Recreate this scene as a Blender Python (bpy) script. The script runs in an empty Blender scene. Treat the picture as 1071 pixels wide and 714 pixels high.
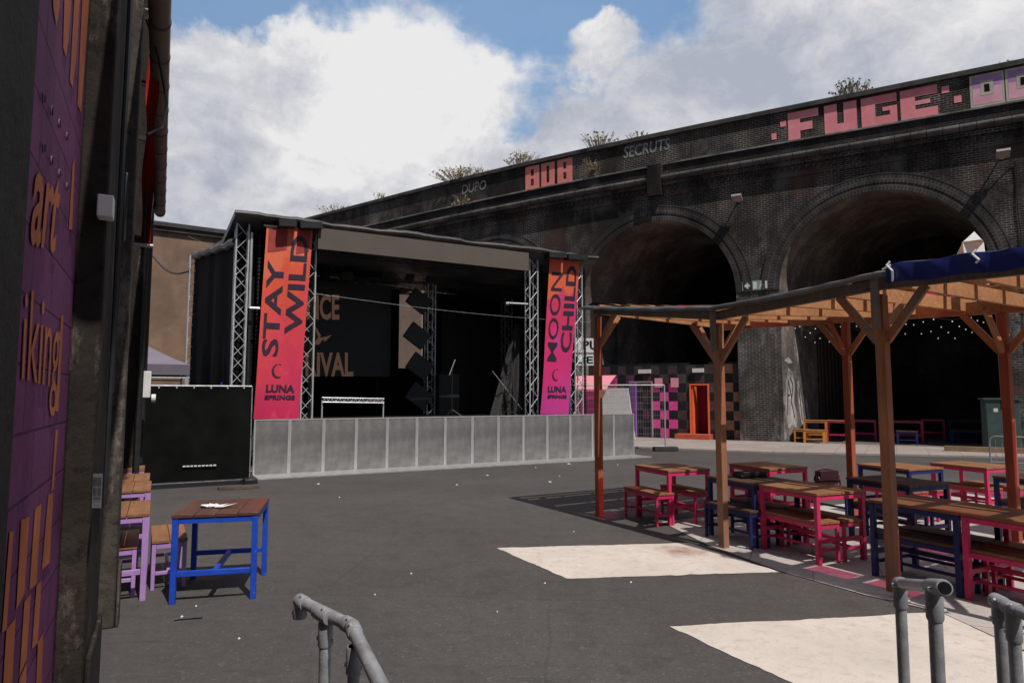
import bpy, bmesh, math, random
from mathutils import Vector, Matrix
random.seed(7)
R = math.radians
sc = bpy.context.scene
COL = sc.collection

# ------------------------------------------------------------------ camera model
F_PX, CX, CY, HCAM = 690.0, 535.5, 357.0, 1.7
PITCH = math.atan(57.0 / F_PX)
CP, SP = math.cos(PITCH), math.sin(PITCH)

def ray(x, y):
    xr, yr = (x - CX) / F_PX, (CY - y) / F_PX
    return Vector((xr, CP - yr * SP, SP + yr * CP))
def G(x, y, z=0.0):
    d = ray(x, y); t = (z - HCAM) / d.z
    return Vector((d.x * t, d.y * t, z))
def D(x, y, Y):
    d = ray(x, y); t = Y / d.y
    return Vector((d.x * t, Y, HCAM + d.z * t))
def on_plane(x, y, p0, n):
    d = ray(x, y); o = Vector((0, 0, HCAM))
    t = (Vector(p0) - o).dot(n) / d.dot(n)
    return o + d * t

# ------------------------------------------------------------------ materials
MATS = {}
def newmat(name):
    m = bpy.data.materials.new(name); m.use_nodes = True
    nt = m.node_tree
    return m, nt, nt.nodes, nt.links, nt.nodes['Principled BSDF']
def noise(N, L, vec, scale, detail=6, rough=.6, dist=0.0):
    n = N.new('ShaderNodeTexNoise'); n.inputs['Scale'].default_value = scale
    n.inputs['Detail'].default_value = detail; n.inputs['Roughness'].default_value = rough
    n.inputs['Distortion'].default_value = dist
    if vec is not None: L.new(vec, n.inputs['Vector'])
    return n.outputs['Fac']
def ramp(N, L, fac, stops):
    r = N.new('ShaderNodeValToRGB'); e = r.color_ramp.elements
    while len(e) < len(stops): e.new(.5)
    for i, (p, c) in enumerate(stops):
        e[i].position = p
        e[i].color = (c, c, c, 1) if isinstance(c, (int, float)) else (*c, 1)
    L.new(fac, r.inputs['Fac'])
    return r.outputs['Color']
def mix(N, L, fac, a, b, mode='MIX'):
    n = N.new('ShaderNodeMix'); n.data_type = 'RGBA'; n.blend_type = mode
    if isinstance(fac, (int, float)): n.inputs[0].default_value = fac
    else: L.new(fac, n.inputs[0])
    for i, s in ((6, a), (7, b)):
        if isinstance(s, tuple): n.inputs[i].default_value = (*s, 1)
        else: L.new(s, n.inputs[i])
    return n.outputs[2]
def mapping(N, L, vec, scale=(1, 1, 1), rot=(0, 0, 0)):
    m = N.new('ShaderNodeMapping'); m.inputs['Scale'].default_value = scale
    m.inputs['Rotation'].default_value = rot
    L.new(vec, m.inputs['Vector']); return m.outputs['Vector']
def bump(N, L, P, h, strength, dist=.02):
    b = N.new('ShaderNodeBump'); b.inputs['Strength'].default_value = strength
    b.inputs['Distance'].default_value = dist
    L.new(h, b.inputs['Height']); L.new(b.outputs['Normal'], P.inputs['Normal'])
def coords(N, kind='Object'):
    return N.new('ShaderNodeTexCoord').outputs[kind]

def M(name, col, rough=.6, var=.25, scale=6.0, metal=0.0, bmp=.15, dirt=None, spec=.4, wear=None):
    """painted / plain surface: base colour with noise variation, optional dirt and worn chips"""
    if name in MATS: return MATS[name]
    m, nt, N, L, P = newmat(name)
    v = coords(N)
    f = noise(N, L, v, scale)
    lo = tuple(c * (1 - var) for c in col); hi = tuple(min(1, c * (1 + var)) for c in col)
    c = ramp(N, L, f, [(.3, lo), (.7, hi)])
    if dirt:
        f2 = noise(N, L, v, scale * .35, 8, .7)
        c = mix(N, L, ramp(N, L, f2, [(.45, 0.0), (.68, 1.0)]), c, dirt)
    if wear:
        f3 = noise(N, L, v, scale * 5, 4, .7)
        c = mix(N, L, ramp(N, L, f3, [(.66, 0.0), (.69, 1.0)]), c, wear)
    L.new(c, P.inputs['Base Color'])
    P.inputs['Roughness'].default_value = rough; P.inputs['Metallic'].default_value = metal
    P.inputs['Specular IOR Level'].default_value = spec
    if bmp: bump(N, L, P, noise(N, L, v, scale * 6, 6), bmp, .01)
    MATS[name] = m; return m

def wood(name, a, b, axis=1, rough=.65, weather=None, planks=None):
    if name in MATS: return MATS[name]
    m, nt, N, L, P = newmat(name)
    v = coords(N)
    s = [26, 26, 26]; s[axis] = 1.6
    g = noise(N, L, mapping(N, L, v, tuple(s)), 1.0, 8, .62, .6)
    c = ramp(N, L, g, [(.3, a), (.68, b)])
    big = noise(N, L, v, 2.2, 4)
    c = mix(N, L, ramp(N, L, big, [(.35, .55), (.7, 0.0)]), c, tuple(x * .55 for x in a))
    if weather:
        w = noise(N, L, mapping(N, L, v, tuple(x * .12 for x in s)), 1.0, 6, .7)
        c = mix(N, L, ramp(N, L, w, [(.42, 0.0), (.62, .85)]), c, weather)
    L.new(c, P.inputs['Base Color']); P.inputs['Roughness'].default_value = rough
    P.inputs['Specular IOR Level'].default_value = .3
    bump(N, L, P, g, .25, .006)
    MATS[name] = m; return m

def brick(name, c1, c2, mortar, pale=None, red=None, bw=.23, bh=.078, stain=.55, mort_sz=.011):
    if name in MATS: return MATS[name]
    m, nt, N, L, P = newmat(name)
    uv = coords(N, 'UV'); ob = coords(N)
    b = N.new('ShaderNodeTexBrick')
    b.inputs['Scale'].default_value = 1.0; b.inputs['Mortar Size'].default_value = mort_sz
    b.inputs['Brick Width'].default_value = bw; b.inputs['Row Height'].default_value = bh
    b.inputs['Mortar Smooth'].default_value = .3
    wv = N.new('ShaderNodeVectorMath'); wv.operation = 'MULTIPLY_ADD'
    nz = N.new('ShaderNodeTexNoise'); nz.inputs['Scale'].default_value = 3.0; L.new(uv, nz.inputs['Vector'])
    L.new(nz.outputs['Color'], wv.inputs[0]); wv.inputs[1].default_value = (.02, .02, 0); L.new(uv, wv.inputs[2])
    L.new(wv.outputs[0], b.inputs['Vector'])
    b.inputs['Color1'].default_value = (*c1, 1); b.inputs['Color2'].default_value = (*c2, 1)
    b.inputs['Mortar'].default_value = (*mortar, 1)
    c = b.outputs['Color']
    bigv = noise(N, L, mapping(N, L, ob, (1, 1, .6)), .8, 8, .7)
    c = mix(N, L, 1.0, c, ramp(N, L, bigv, [(.32, .30), (.5, .92), (.68, 1.7)]), 'MULTIPLY')
    # mortar lost under soot in large areas
    soot = noise(N, L, ob, .45, 7, .65)
    c = mix(N, L, ramp(N, L, soot, [(.40, 0.0), (.58, .8)]), c, tuple(x * .55 for x in c1))
    streak = noise(N, L, mapping(N, L, ob, (1.1, 1.1, .16)), 1.0, 7, .68)
    c = mix(N, L, ramp(N, L, streak, [(.5, 0.0), (.72, stain)]), c, tuple(x * .4 for x in c1))
    if pale:
        p = noise(N, L, mapping(N, L, ob, (.8, .8, .45)), 1.3, 8, .72)
        c = mix(N, L, ramp(N, L, p, [(.53, 0.0), (.66, .75)]), c, pale)
    if red:
        p = noise(N, L, ob, .6, 5, .6)
        c = mix(N, L, ramp(N, L, p, [(.58, 0.0), (.66, .7)]), c, red)
    L.new(c, P.inputs['Base Color']); P.inputs['Roughness'].default_value = .88
    P.inputs['Specular IOR Level'].default_value = .2
    bump(N, L, P, b.outputs['Fac'], -.6, .02)
    MATS[name] = m; return m

def asphalt():
    m, nt, N, L, P = newmat('asphalt'); v = coords(N)
    f1 = noise(N, L, v, .35, 8, .6); f2 = noise(N, L, v, 3.0, 8, .7); f3 = noise(N, L, v, 90, 3, .7)
    f4 = noise(N, L, v, 28, 5, .7)
    c = ramp(N, L, f1, [(.30, (.080, .072, .069)), (.52, (.101, .091, .087)), (.74, (.126, .114, .109))])
    c = mix(N, L, ramp(N, L, f2, [(.36, .5), (.5, 0.0)]), c, (.066, .058, .055))
    lin = noise(N, L, mapping(N, L, v, (.8, 5.0, 1), (0, 0, R(6))), 1.6, 9, .72)
    c = mix(N, L, ramp(N, L, lin, [(.56, 0.0), (.66, .5)]), c, (.06, .053, .05))
    c = mix(N, L, ramp(N, L, f3, [(.42, .4), (.6, 0.0)]), c, (.05, .045, .043))
    c = mix(N, L, ramp(N, L, f3, [(.66, 0.0), (.72, .55)]), c, (.17, .16, .155))
    c = mix(N, L, ramp(N, L, f4, [(.745, 0.0), (.77, .5)]), c, (.26, .245, .235))
    f5 = noise(N, L, v, 11, 6, .8)
    c = mix(N, L, 1.0, c, ramp(N, L, f5, [(.3, .86), (.5, 1.0), (.7, 1.10)]), 'MULTIPLY')
    ag = N.new('ShaderNodeTexVoronoi'); ag.inputs['Scale'].default_value = 60; L.new(v, ag.inputs['Vector'])
    sep = N.new('ShaderNodeSeparateColor'); L.new(ag.outputs['Color'], sep.inputs[0])
    c = mix(N, L, 1.0, c, ramp(N, L, sep.outputs[0], [(.0, .88), (.6, 1.0), (.96, 1.06), (1.0, 1.5)]), 'MULTIPLY')
    rp = N.new('ShaderNodeTexBrick'); rp.inputs['Scale'].default_value = 1; rp.inputs['Brick Width'].default_value = 5.3; rp.inputs['Row Height'].default_value = 2.9; rp.inputs['Mortar Size'].default_value = .012; rp.offset = .37
    rp.inputs['Color1'].default_value = (1, 1, 1, 1); rp.inputs['Color2'].default_value = (.90, .90, .90, 1); rp.inputs['Mortar'].default_value = (.66, .66, .66, 1)
    wb_ = N.new('ShaderNodeVectorMath'); wb_.operation = 'MULTIPLY_ADD'; nzz = N.new('ShaderNodeTexNoise'); nzz.inputs['Scale'].default_value = .9; nzz.inputs['Detail'].default_value = 8; L.new(v, nzz.inputs['Vector'])
    L.new(nzz.outputs['Color'], wb_.inputs[0]); wb_.inputs[1].default_value = (.16, .16, 0); L.new(mapping(N, L, v, (1, 1, 1), (0, 0, R(4))), wb_.inputs[2]); L.new(wb_.outputs[0], rp.inputs['Vector'])
    c = mix(N, L, .38, c, rp.outputs['Color'], 'MULTIPLY')
    sp = noise(N, L, v, 1.1, 3, .5)          # scattered oil spots
    c = mix(N, L, ramp(N, L, sp, [(.70, 0.0), (.74, .55)]), c, (.04, .036, .035))
    L.new(c, P.inputs['Base Color']); P.inputs['Roughness'].default_value = .85
    P.inputs['Specular IOR Level'].default_value = .3
    bump(N, L, P, f3, .5, .01)
    return m

def concrete(name, col, stain, scale=1.0, tile=None, spot=None):
    m, nt, N, L, P = newmat(name); v = coords(N)
    f1 = noise(N, L, v, 1.2 * scale, 8, .65); f2 = noise(N, L, v, 9 * scale, 7, .7); f3 = noise(N, L, v, 70, 3, .6)
    c = ramp(N, L, f1, [(.3, tuple(x * .86 for x in col)), (.68, tuple(x * 1.08 for x in col))])
    c = mix(N, L, ramp(N, L, f2, [(.33, .62), (.49, 0.0)]), c, stain)
    f6 = noise(N, L, v, .7 * scale, 6, .7)
    c = mix(N, L, ramp(N, L, f6, [(.5, 0.0), (.66, .5)]), c, tuple(x * .78 for x in col))
    c = mix(N, L, ramp(N, L, f3, [(.3, .35), (.46, 0.0)]), c, tuple(x * .6 for x in col))
    if spot:
        d = N.new('ShaderNodeVectorMath'); d.operation = 'SUBTRACT'; L.new(v, d.inputs[0]); d.inputs[1].default_value = spot
        ln = N.new('ShaderNodeVectorMath'); ln.operation = 'LENGTH'; L.new(d.outputs[0], ln.inputs[0])
        sb = N.new('ShaderNodeMath'); sb.operation = 'MULTIPLY_ADD'; L.new(noise(N, L, v, 7, 8, .75), sb.inputs[0]); sb.inputs[1].default_value = .8; L.new(ln.outputs['Value'], sb.inputs[2])
        c = mix(N, L, ramp(N, L, sb.outputs[0], [(.42, .9), (.72, 0.0)]), c, (.33, .18, .125))
    if tile:
        b = N.new('ShaderNodeTexBrick'); b.offset = 0.5
        b.inputs['Scale'].default_value = 1; b.inputs['Mortar Size'].default_value = .008
        b.inputs['Brick Width'].default_value = tile[0]; b.inputs['Row Height'].default_value = tile[1]
        L.new(mapping(N, L, v, (1, 1, 1), (0, 0, R(tile[2]))), b.inputs['Vector'])
        b.inputs['Color1'].default_value = (1, 1, 1, 1); b.inputs['Color2'].default_value = (.86, .86, .86, 1)
        b.inputs['Mortar'].default_value = (.55, .53, .52, 1)
        c = mix(N, L, 1.0, c, b.outputs['Color'], 'MULTIPLY')
    L.new(c, P.inputs['Base Color']); P.inputs['Roughness'].default_value = .8
    P.inputs['Specular IOR Level'].default_value = .3
    bump(N, L, P, f3, .25, .006)
    return m

def emis(name, col, strength):
    m, nt, N, L, P = newmat(name)
    P.inputs['Base Color'].default_value = (*[c * .5 for c in col], 1)
    P.inputs['Emission Color'].default_value = (*col, 1); P.inputs['Emission Strength'].default_value = strength
    return m

def banner_mat(name, stops, c2, side):
    m, nt, N, L, P = newmat(name)
    uv = coords(N, 'UV'); sx = N.new('ShaderNodeSeparateXYZ'); L.new(uv, sx.inputs[0])
    nz = noise(N, L, mapping(N, L, uv, (2.2, 3.4, 1)), 1.0, 3, .5, .7)
    ad = N.new('ShaderNodeMath'); ad.operation = 'MULTIPLY_ADD'; L.new(nz, ad.inputs[0]); ad.inputs[1].default_value = .55; L.new(sx.outputs['Y'], ad.inputs[2])
    sb = N.new('ShaderNodeMath'); sb.operation = 'MULTIPLY_ADD'; L.new(sx.outputs['X'], sb.inputs[0]); sb.inputs[1].default_value = side; L.new(ad.outputs[0], sb.inputs[2])
    c = ramp(N, L, sb.outputs[0], stops)
    w = noise(N, L, mapping(N, L, uv, (3, 5, 1)), 1.3, 2, .4, 1.2)
    c = mix(N, L, ramp(N, L, w, [(.56, 0.0), (.7, .5)]), c, c2)
    L.new(c, P.inputs['Base Color']); P.inputs['Roughness'].default_value = .55
    P.inputs['Specular IOR Level'].default_value = .3
    # printed cloth lets some light through
    wv = noise(N, L, mapping(N, L, uv, (5, 3, 1)), 2.0, 4)
    bump(N, L, P, wv, .35, .05)
    return m

def cloth_translucent(name, col, t=.5):
    # tinted plastic sheet: part clear, part diffusing
    m, nt, N, L, P = newmat(name); out = N['Material Output']
    P.inputs['Base Color'].default_value = (*col, 1); P.inputs['Roughness'].default_value = .5
    tr = N.new('ShaderNodeBsdfTranslucent'); tr.inputs['Color'].default_value = (*[min(1, c * 1.1) for c in col], 1)
    tp_ = N.new('ShaderNodeBsdfTransparent'); tp_.inputs['Color'].default_value = (*[min(1, c * 1.15 + .03) for c in col], 1)
    mx = N.new('ShaderNodeMixShader'); mx.inputs[0].default_value = t
    L.new(P.outputs[0], mx.inputs[1]); L.new(tr.outputs[0], mx.inputs[2])
    m2 = N.new('ShaderNodeMixShader'); m2.inputs[0].default_value = .5
    L.new(mx.outputs[0], m2.inputs[1]); L.new(tp_.outputs[0], m2.inputs[2]); L.new(m2.outputs[0], out.inputs['Surface'])
    return m

# ------------------------------------------------------------------ mesh builder
class MB:
    def __init__(self): self.v, self.f, self.mi, self.uv = [], [], [], []
    def face(self, idx, mi=0, uv=None):
        self.f.append(tuple(idx)); self.mi.append(mi); self.uv.append(uv)
    def quad(self, pts, mi=0, uv=None):
        b = len(self.v); self.v += [Vector(p) for p in pts]; self.face(range(b, b + len(pts)), mi, uv); return self
    def box(self, x0, x1, y0, y1, z0, z1, mi=0):
        return self.obox(((x0 + x1) / 2, (y0 + y1) / 2, (z0 + z1) / 2), (1, 0, 0), (0, 1, 0), (0, 0, 1), abs(x1 - x0), abs(y1 - y0), abs(z1 - z0), mi)
    def obox(self, c, ax, ay, az, lx, ly, lz, mi=0):
        c, ax, ay, az = Vector(c), Vector(ax), Vector(ay), Vector(az); b = len(self.v)
        for i in (-.5, .5):
            for j in (-.5, .5):
                for k in (-.5, .5): self.v.append(c + ax * lx * i + ay * ly * j + az * lz * k)
        for q in ((0, 1, 3, 2), (4, 6, 7, 5), (0, 4, 5, 1), (2, 3, 7, 6), (0, 2, 6, 4), (1, 5, 7, 3)): self.face([b + t for t in q], mi)
        return self
    def beam(self, p0, p1, w, h, up=(0, 0, 1), mi=0):
        p0, p1 = Vector(p0), Vector(p1); d = p1 - p0; ln = d.length; d.normalize(); up = Vector(up)
        side = d.cross(up)
        if side.length < 1e-4: side = Vector((1, 0, 0))
        side.normalize(); u = side.cross(d)
        return self.obox((p0 + p1) / 2, d, side, u, ln, w, h, mi)
    def tube(self, pts, r, n=8, mi=0, caps=True, hollow=False):
        pts = [Vector(p) for p in pts]; rings = []
        rr = r if isinstance(r, (list, tuple)) else [r] * len(pts)
        prev = None
        for i, p in enumerate(pts):
            d = (pts[min(i + 1, len(pts) - 1)] - pts[max(i - 1, 0)]).normalized()
            if prev is None:
                a = d.cross(Vector((0, 0, 1)))
                if a.length < 1e-3: a = d.cross(Vector((1, 0, 0)))
            else: a = prev - d * prev.dot(d)
            a.normalize(); prev = a; bb = d.cross(a); b = len(self.v)
            for k in range(n):
                t = 2 * math.pi * k / n; self.v.append(p + (a * math.cos(t) + bb * math.sin(t)) * rr[i])
            rings.append(b)
        for i in range(len(rings) - 1):
            for k in range(n):
                k2 = (k + 1) % n; self.face((rings[i] + k, rings[i] + k2, rings[i + 1] + k2, rings[i + 1] + k), mi)
        if caps:
            self.face([rings[0] + k for k in range(n)][::-1], mi); self.face([rings[-1] + k for k in range(n)], mi)
        return self
    def prism(self, poly, vec, mi=0):
        """closed polygon (3-D points) extruded by vec"""
        n = len(poly); b = len(self.v); vec = Vector(vec)
        self.v += [Vector(p) for p in poly] + [Vector(p) + vec for p in poly]
        self.face(list(range(b, b + n))[::-1], mi); self.face(list(range(b + n, b + 2 * n)), mi)
        for i in range(n):
            j = (i + 1) % n; self.face((b + i, b + j, b + n + j, b + n + i), mi)
        return self
    def grid(self, fn, nu, nv, mi=0, uvfn=None):
        b = len(self.v)
        for i in range(nu + 1):
            for j in range(nv + 1): self.v.append(Vector(fn(i / nu, j / nv)))
        for i in range(nu):
            for j in range(nv):
                q = [(i, j), (i + 1, j), (i + 1, j + 1), (i, j + 1)]
                uv = [(a / nu, c / nv) for a, c in q]
                if uvfn: uv = [uvfn(*t) for t in uv]
                self.face([b + a * (nv + 1) + c for a, c in q], mi, uv)
        return self
    def build(self, name, mats, parent=None, smooth=True, bevel=0, normals=True, world=True):
        off = parent_world(parent) if (parent is not None and world) else Vector((0, 0, 0))
        me = bpy.data.meshes.new(name)
        me.from_pydata([tuple(p - off) for p in self.v], [], self.f)
        if not isinstance(mats, (list, tuple)): mats = [mats]
        for m in mats: me.materials.append(m)
        for p, i in zip(me.polygons, self.mi): p.material_index = i
        if any(u is not None for u in self.uv):
            ul = me.uv_layers.new(name='UVMap')
            for p, u in zip(me.polygons, self.uv):
                if u is not None:
                    for li, c in zip(p.loop_indices, u): ul.data[li].uv = c
        if normals:
            bm = bmesh.new(); bm.from_mesh(me); bmesh.ops.recalc_face_normals(bm, faces=bm.faces); bm.to_mesh(me); bm.free()
        if smooth:
            for p in me.polygons: p.use_smooth = True
            me.set_sharp_from_angle(angle=R(38))
        o = bpy.data.objects.new(name, me); COL.objects.link(o)
        if parent is not None: o.parent = parent
        if bevel:
            bv = o.modifiers.new('bevel', 'BEVEL'); bv.width = bevel; bv.segments = 2; bv.limit_method = 'ANGLE'; bv.angle_limit = R(50)
        return o
def parent_world(p):
    t = Vector((0, 0, 0))
    while p is not None: t += p.location; p = p.parent
    return t

def thing(name, label, cat, loc=(0, 0, 0), rz=0.0, group=None):
    o = bpy.data.objects.new(name, None); COL.objects.link(o); o.empty_display_size = .2
    o.location = loc; o.rotation_euler = (0, 0, rz); tag(o, label, cat, group); return o
def tag(o, label, cat, group=None):
    o['label'] = label; o['category'] = cat
    if group: o['group'] = group
    return o
def struct(o): o['kind'] = 'structure'; return o
def copy_tree(o, parent=None):
    c = o.copy(); COL.objects.link(c); c.parent = parent
    for ch in list(o.children): copy_tree(ch, c)
    return c

# text as flat polygons, normalised to its own bounding box
def text2d(body, bold=.0, cuts=1, condensed=False):
    cu = bpy.data.curves.new('t', 'FONT'); cu.body = body; cu.size = 1; cu.resolution_u = 3; cu.offset = bold
    cu.fill_mode = 'FRONT'
    ob = bpy.data.objects.new('t', cu); COL.objects.link(ob)
    dg = bpy.context.evaluated_depsgraph_get(); dg.update()
    me = bpy.data.meshes.new_from_object(ob.evaluated_get(dg))
    bpy.data.objects.remove(ob); bpy.data.curves.remove(cu)
    bm = bmesh.new(); bm.from_mesh(me); bmesh.ops.triangulate(bm, faces=bm.faces)
    if cuts: bmesh.ops.subdivide_edges(bm, edges=bm.edges, cuts=cuts, use_grid_fill=True)
    bm.verts.ensure_lookup_table()
    vs = [(v.co.x, v.co.y) for v in bm.verts]; fs = [tuple(v.index for v in f.verts) for f in bm.faces]
    bm.free(); bpy.data.meshes.remove(me)
    x0, x1 = min(v[0] for v in vs), max(v[0] for v in vs); y0, y1 = min(v[1] for v in vs), max(v[1] for v in vs)
    return [((v[0] - x0) / (x1 - x0), (v[1] - y0) / (y1 - y0)) for v in vs], fs
def add_text(mb, body, fn, bold=.0, cuts=1, mi=0):
    vs, fs = text2d(body, bold, cuts); b = len(mb.v)
    mb.v += [Vector(fn(u, v)) for u, v in vs]
    for f in fs: mb.face([b + i for i in f], mi)
def bil(bl, br, tr, tl):
    bl, br, tr, tl = map(Vector, (bl, br, tr, tl))
    return lambda u, v: (bl * (1 - u) + br * u) * (1 - v) + (tl * (1 - u) + tr * u) * v

# ------------------------------------------------------------------ materials used
m_asphalt = asphalt()
m_slab = concrete('cream_concrete', (.67, .59, .53), (.46, .38, .32), spot=G(712, 576))
m_tile = concrete('paving_tile', (.52, .47, .44), (.28, .25, .23), 1.0, (1.2, .6, 24))
m_pave = concrete('pavement_concrete', (.40, .34, .31), (.26, .21, .19), .6, (1.6, .8, -60))
m_brick = brick('soot_brick', (.029, .023, .020), (.052, .040, .035), (.26, .235, .215), pale=(.13, .118, .11), red=(.075, .040, .031), stain=.85)
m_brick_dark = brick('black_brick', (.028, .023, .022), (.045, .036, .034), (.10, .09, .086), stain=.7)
m_brick_pier = brick('pier_brick', (.052, .044, .040), (.11, .092, .083), (.30, .28, .265), pale=(.33, .31, .295), red=(.15, .085, .068), stain=.9)
m_white_brick = brick('whitewashed_brick', (.10, .085, .078), (.20, .165, .15), (.30, .28, .265), pale=(.50, .48, .465), red=(.20, .11, .085), stain=.6)
m_brick_ring = brick('ring_brick', (.046, .040, .038), (.072, .063, .06), (.15, .14, .133), bw=.115, bh=.225)
m_vault = brick('vault_brick', (.17, .135, .115), (.27, .20, .165), (.27, .235, .21), red=(.24, .15, .115), stain=.6)
m_cornice = M('cornice_stone', (.062, .056, .053), .85, .5, 3.0, dirt=(.15, .14, .132), bmp=.5)
m_coping = M('coping_brick', (.045, .04, .04), .85, .4, 3.0, dirt=(.09, .085, .08), bmp=.4)
m_chalk = M('pale_string_course', (.26, .25, .24), .85, .4, 3.0, dirt=(.08, .075, .07))
m_pinkpaint = M('salmon_graffiti_paint', (.88, .30, .33), .7, .14, 2.0, wear=(.52, .15, .17), dirt=(.76, .22, .25))
m_redpaint = M('coral_graffiti_paint', (.90, .27, .23), .7, .12, 2.0, wear=(.4, .1, .09))
m_chalkpaint = M('chalky_tag_paint', (.30, .29, .285), .8, .4, 3.0, wear=(.09, .085, .08))
m_lilac = M('lilac_graffiti_paint', (.45, .24, .50), .7, .15, 2.0, wear=(.6, .5, .6))
m_lightpink = M('pale_pink_graffiti_paint', (.80, .42, .52), .7, .15, 2.0, wear=(.45, .25, .5))
m_cream = M('cream_graffiti_outline', (.52, .47, .40), .7, .15, 3.0)
m_alu = M('aluminium_truss', (.62, .62, .63), .38, .15, 5.0, metal=.35, bmp=.05)
m_galv = M('galvanised_sheet', (.235, .23, .228), .5, .4, 2.2, metal=.35, dirt=(.16, .152, .15), bmp=.1, wear=(.36, .35, .34))
m_galvfr = M('bare_aluminium_frame', (.60, .595, .59), .4, .15, 5.0, metal=.6, bmp=.05)
m_pipe = M('grey_steel_pipe', (.36, .365, .385), .38, .3, 14.0, metal=.2, bmp=.2, dirt=(.22, .215, .22), wear=(.5, .5, .52))
m_pipefit = M('pipe_fitting', (.30, .302, .318), .5, .25, 14.0, metal=.15, bmp=.2, wear=(.3, .22, .2))
m_black = M('black_cloth', (.010, .010, .011), .95, .3, 3.0, bmp=.3, spec=.15)
m_scrim = M('black_scrim', (.006, .0065, .0065), .95, .4, 2.5, bmp=.6, spec=.12)
m_blackp = M('black_plastic', (.02, .02, .021), .45, .3, 8.0)
m_tarp = M('dark_roof_membrane', (.045, .045, .046), .45, .45, 2.0, dirt=(.12, .115, .11), bmp=.5)
m_fascia = M('taupe_fascia_cloth', (.112, .092, .076), .8, .08, 1.5, bmp=.1)
m_brownwall = M('brown_render', (.235, .148, .10), .85, .3, 1.0, dirt=(.13, .09, .068), bmp=.5)
m_gaz = M('mauve_gazebo_cloth', (.20, .17, .22), .7, .12, 2.0)
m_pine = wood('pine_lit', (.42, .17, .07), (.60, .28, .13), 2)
m_pineh = wood('pine_beam', (.42, .18, .075), (.62, .31, .15), 1)
m_postw = wood('stained_post', (.36, .125, .055), (.54, .22, .105), 2, weather=(.26, .18, .135))
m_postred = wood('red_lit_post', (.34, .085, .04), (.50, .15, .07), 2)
m_greywood = wood('weathered_board', (.17, .125, .10), (.29, .225, .185), 2)
m_tabletop = wood('table_top_wood', (.27, .12, .055), (.44, .21, .10), 1, .5)
m_tabledark = wood('dark_table_top_wood', (.085, .05, .036), (.15, .09, .065), 1, .38)
m_pinkmetal = M('pink_painted_steel', (.70, .035, .14), .42, .14, 6.0, dirt=(.52, .028, .10), wear=(.22, .07, .07), bmp=.05)
m_bluemetal = M('blue_painted_steel', (.016, .075, .52), .42, .15, 6.0, wear=(.28, .3, .36), bmp=.05)
m_navymetal = M('navy_painted_steel', (.016, .022, .12), .45, .15, 6.0, wear=(.1, .1, .15), bmp=.05)
m_purplemetal = M('lilac_painted_steel', (.46, .26, .58), .45, .12, 6.0, wear=(.3, .2, .34), bmp=.05)
m_orangemetal = M('orange_painted_wood', (.72, .28, .05), .5, .15, 6.0)
m_pinksheet = cloth_translucent('pink_roof_sheet', (.80, .05, .22), .55)
m_bluetarp = M('blue_tarpaulin', (.014, .022, .15), .42, .18, 4.0, bmp=.3)
m_white = M('white_paint', (.72, .71, .70), .5, .08, 5.0)
m_whitecl = M('white_cloth', (.80, .79, .78), .8, .06, 4.0)
m_leaf = M('dry_weed_leaf', (.46, .41, .28), .75, .35, 3.0, bmp=0)
m_leaf2 = M('green_weed_leaf', (.30, .31, .18), .7, .35, 3.0, bmp=0)
m_twig = M('weed_twig', (.27, .21, .15), .8, .2, 5.0, bmp=0)
m_purplewall = M('purple_mural_paint', (.165, .045, .125), .8, .14, 2.0, bmp=.4)
m_orangewall = M('orange_mural_paint', (.48, .135, .045), .8, .25, 3.0, bmp=.3, wear=(.2, .06, .08), dirt=(.36, .09, .04))
m_green = M('cabinet_green', (.05, .085, .08), .5, .15, 3.0, dirt=(.08, .11, .1))

def blockwork(name, col):
    m, nt, N, L, P = newmat(name); uv = coords(N, 'UV'); v = coords(N)
    b = N.new('ShaderNodeTexBrick'); b.inputs['Scale'].default_value = 1; b.inputs['Brick Width'].default_value = .45; b.inputs['Row Height'].default_value = .225
    b.inputs['Mortar Size'].default_value = .007; b.inputs['Mortar Smooth'].default_value = .4
    L.new(uv, b.inputs['Vector'])
    b.inputs['Color1'].default_value = (1, 1, 1, 1); b.inputs['Color2'].default_value = (.86, .86, .9, 1); b.inputs['Mortar'].default_value = (.45, .42, .48, 1)
    f = noise(N, L, v, 3, 8, .7)
    c = ramp(N, L, f, [(.3, tuple(x * .75 for x in col)), (.7, tuple(x * 1.2 for x in col))])
    c = mix(N, L, 1.0, c, b.outputs['Color'], 'MULTIPLY')
    w = noise(N, L, v, 26, 6, .75); c = mix(N, L, ramp(N, L, w, [(.67, 0.0), (.72, .7)]), c, (.10, .07, .085))
    L.new(c, P.inputs['Base Color']); P.inputs['Roughness'].default_value = .8; P.inputs['Specular IOR Level'].default_value = .25
    hb = N.new('ShaderNodeMath'); hb.operation = 'MULTIPLY_ADD'; L.new(b.outputs['Fac'], hb.inputs[0]); hb.inputs[1].default_value = -1.0; L.new(noise(N, L, v, 40, 6, .7), hb.inputs[2])
    bump(N, L, P, hb.outputs[0], .6, .008)
    return m
m_mural = blockwork('purple_blockwork', (.175, .048, .135))
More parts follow.
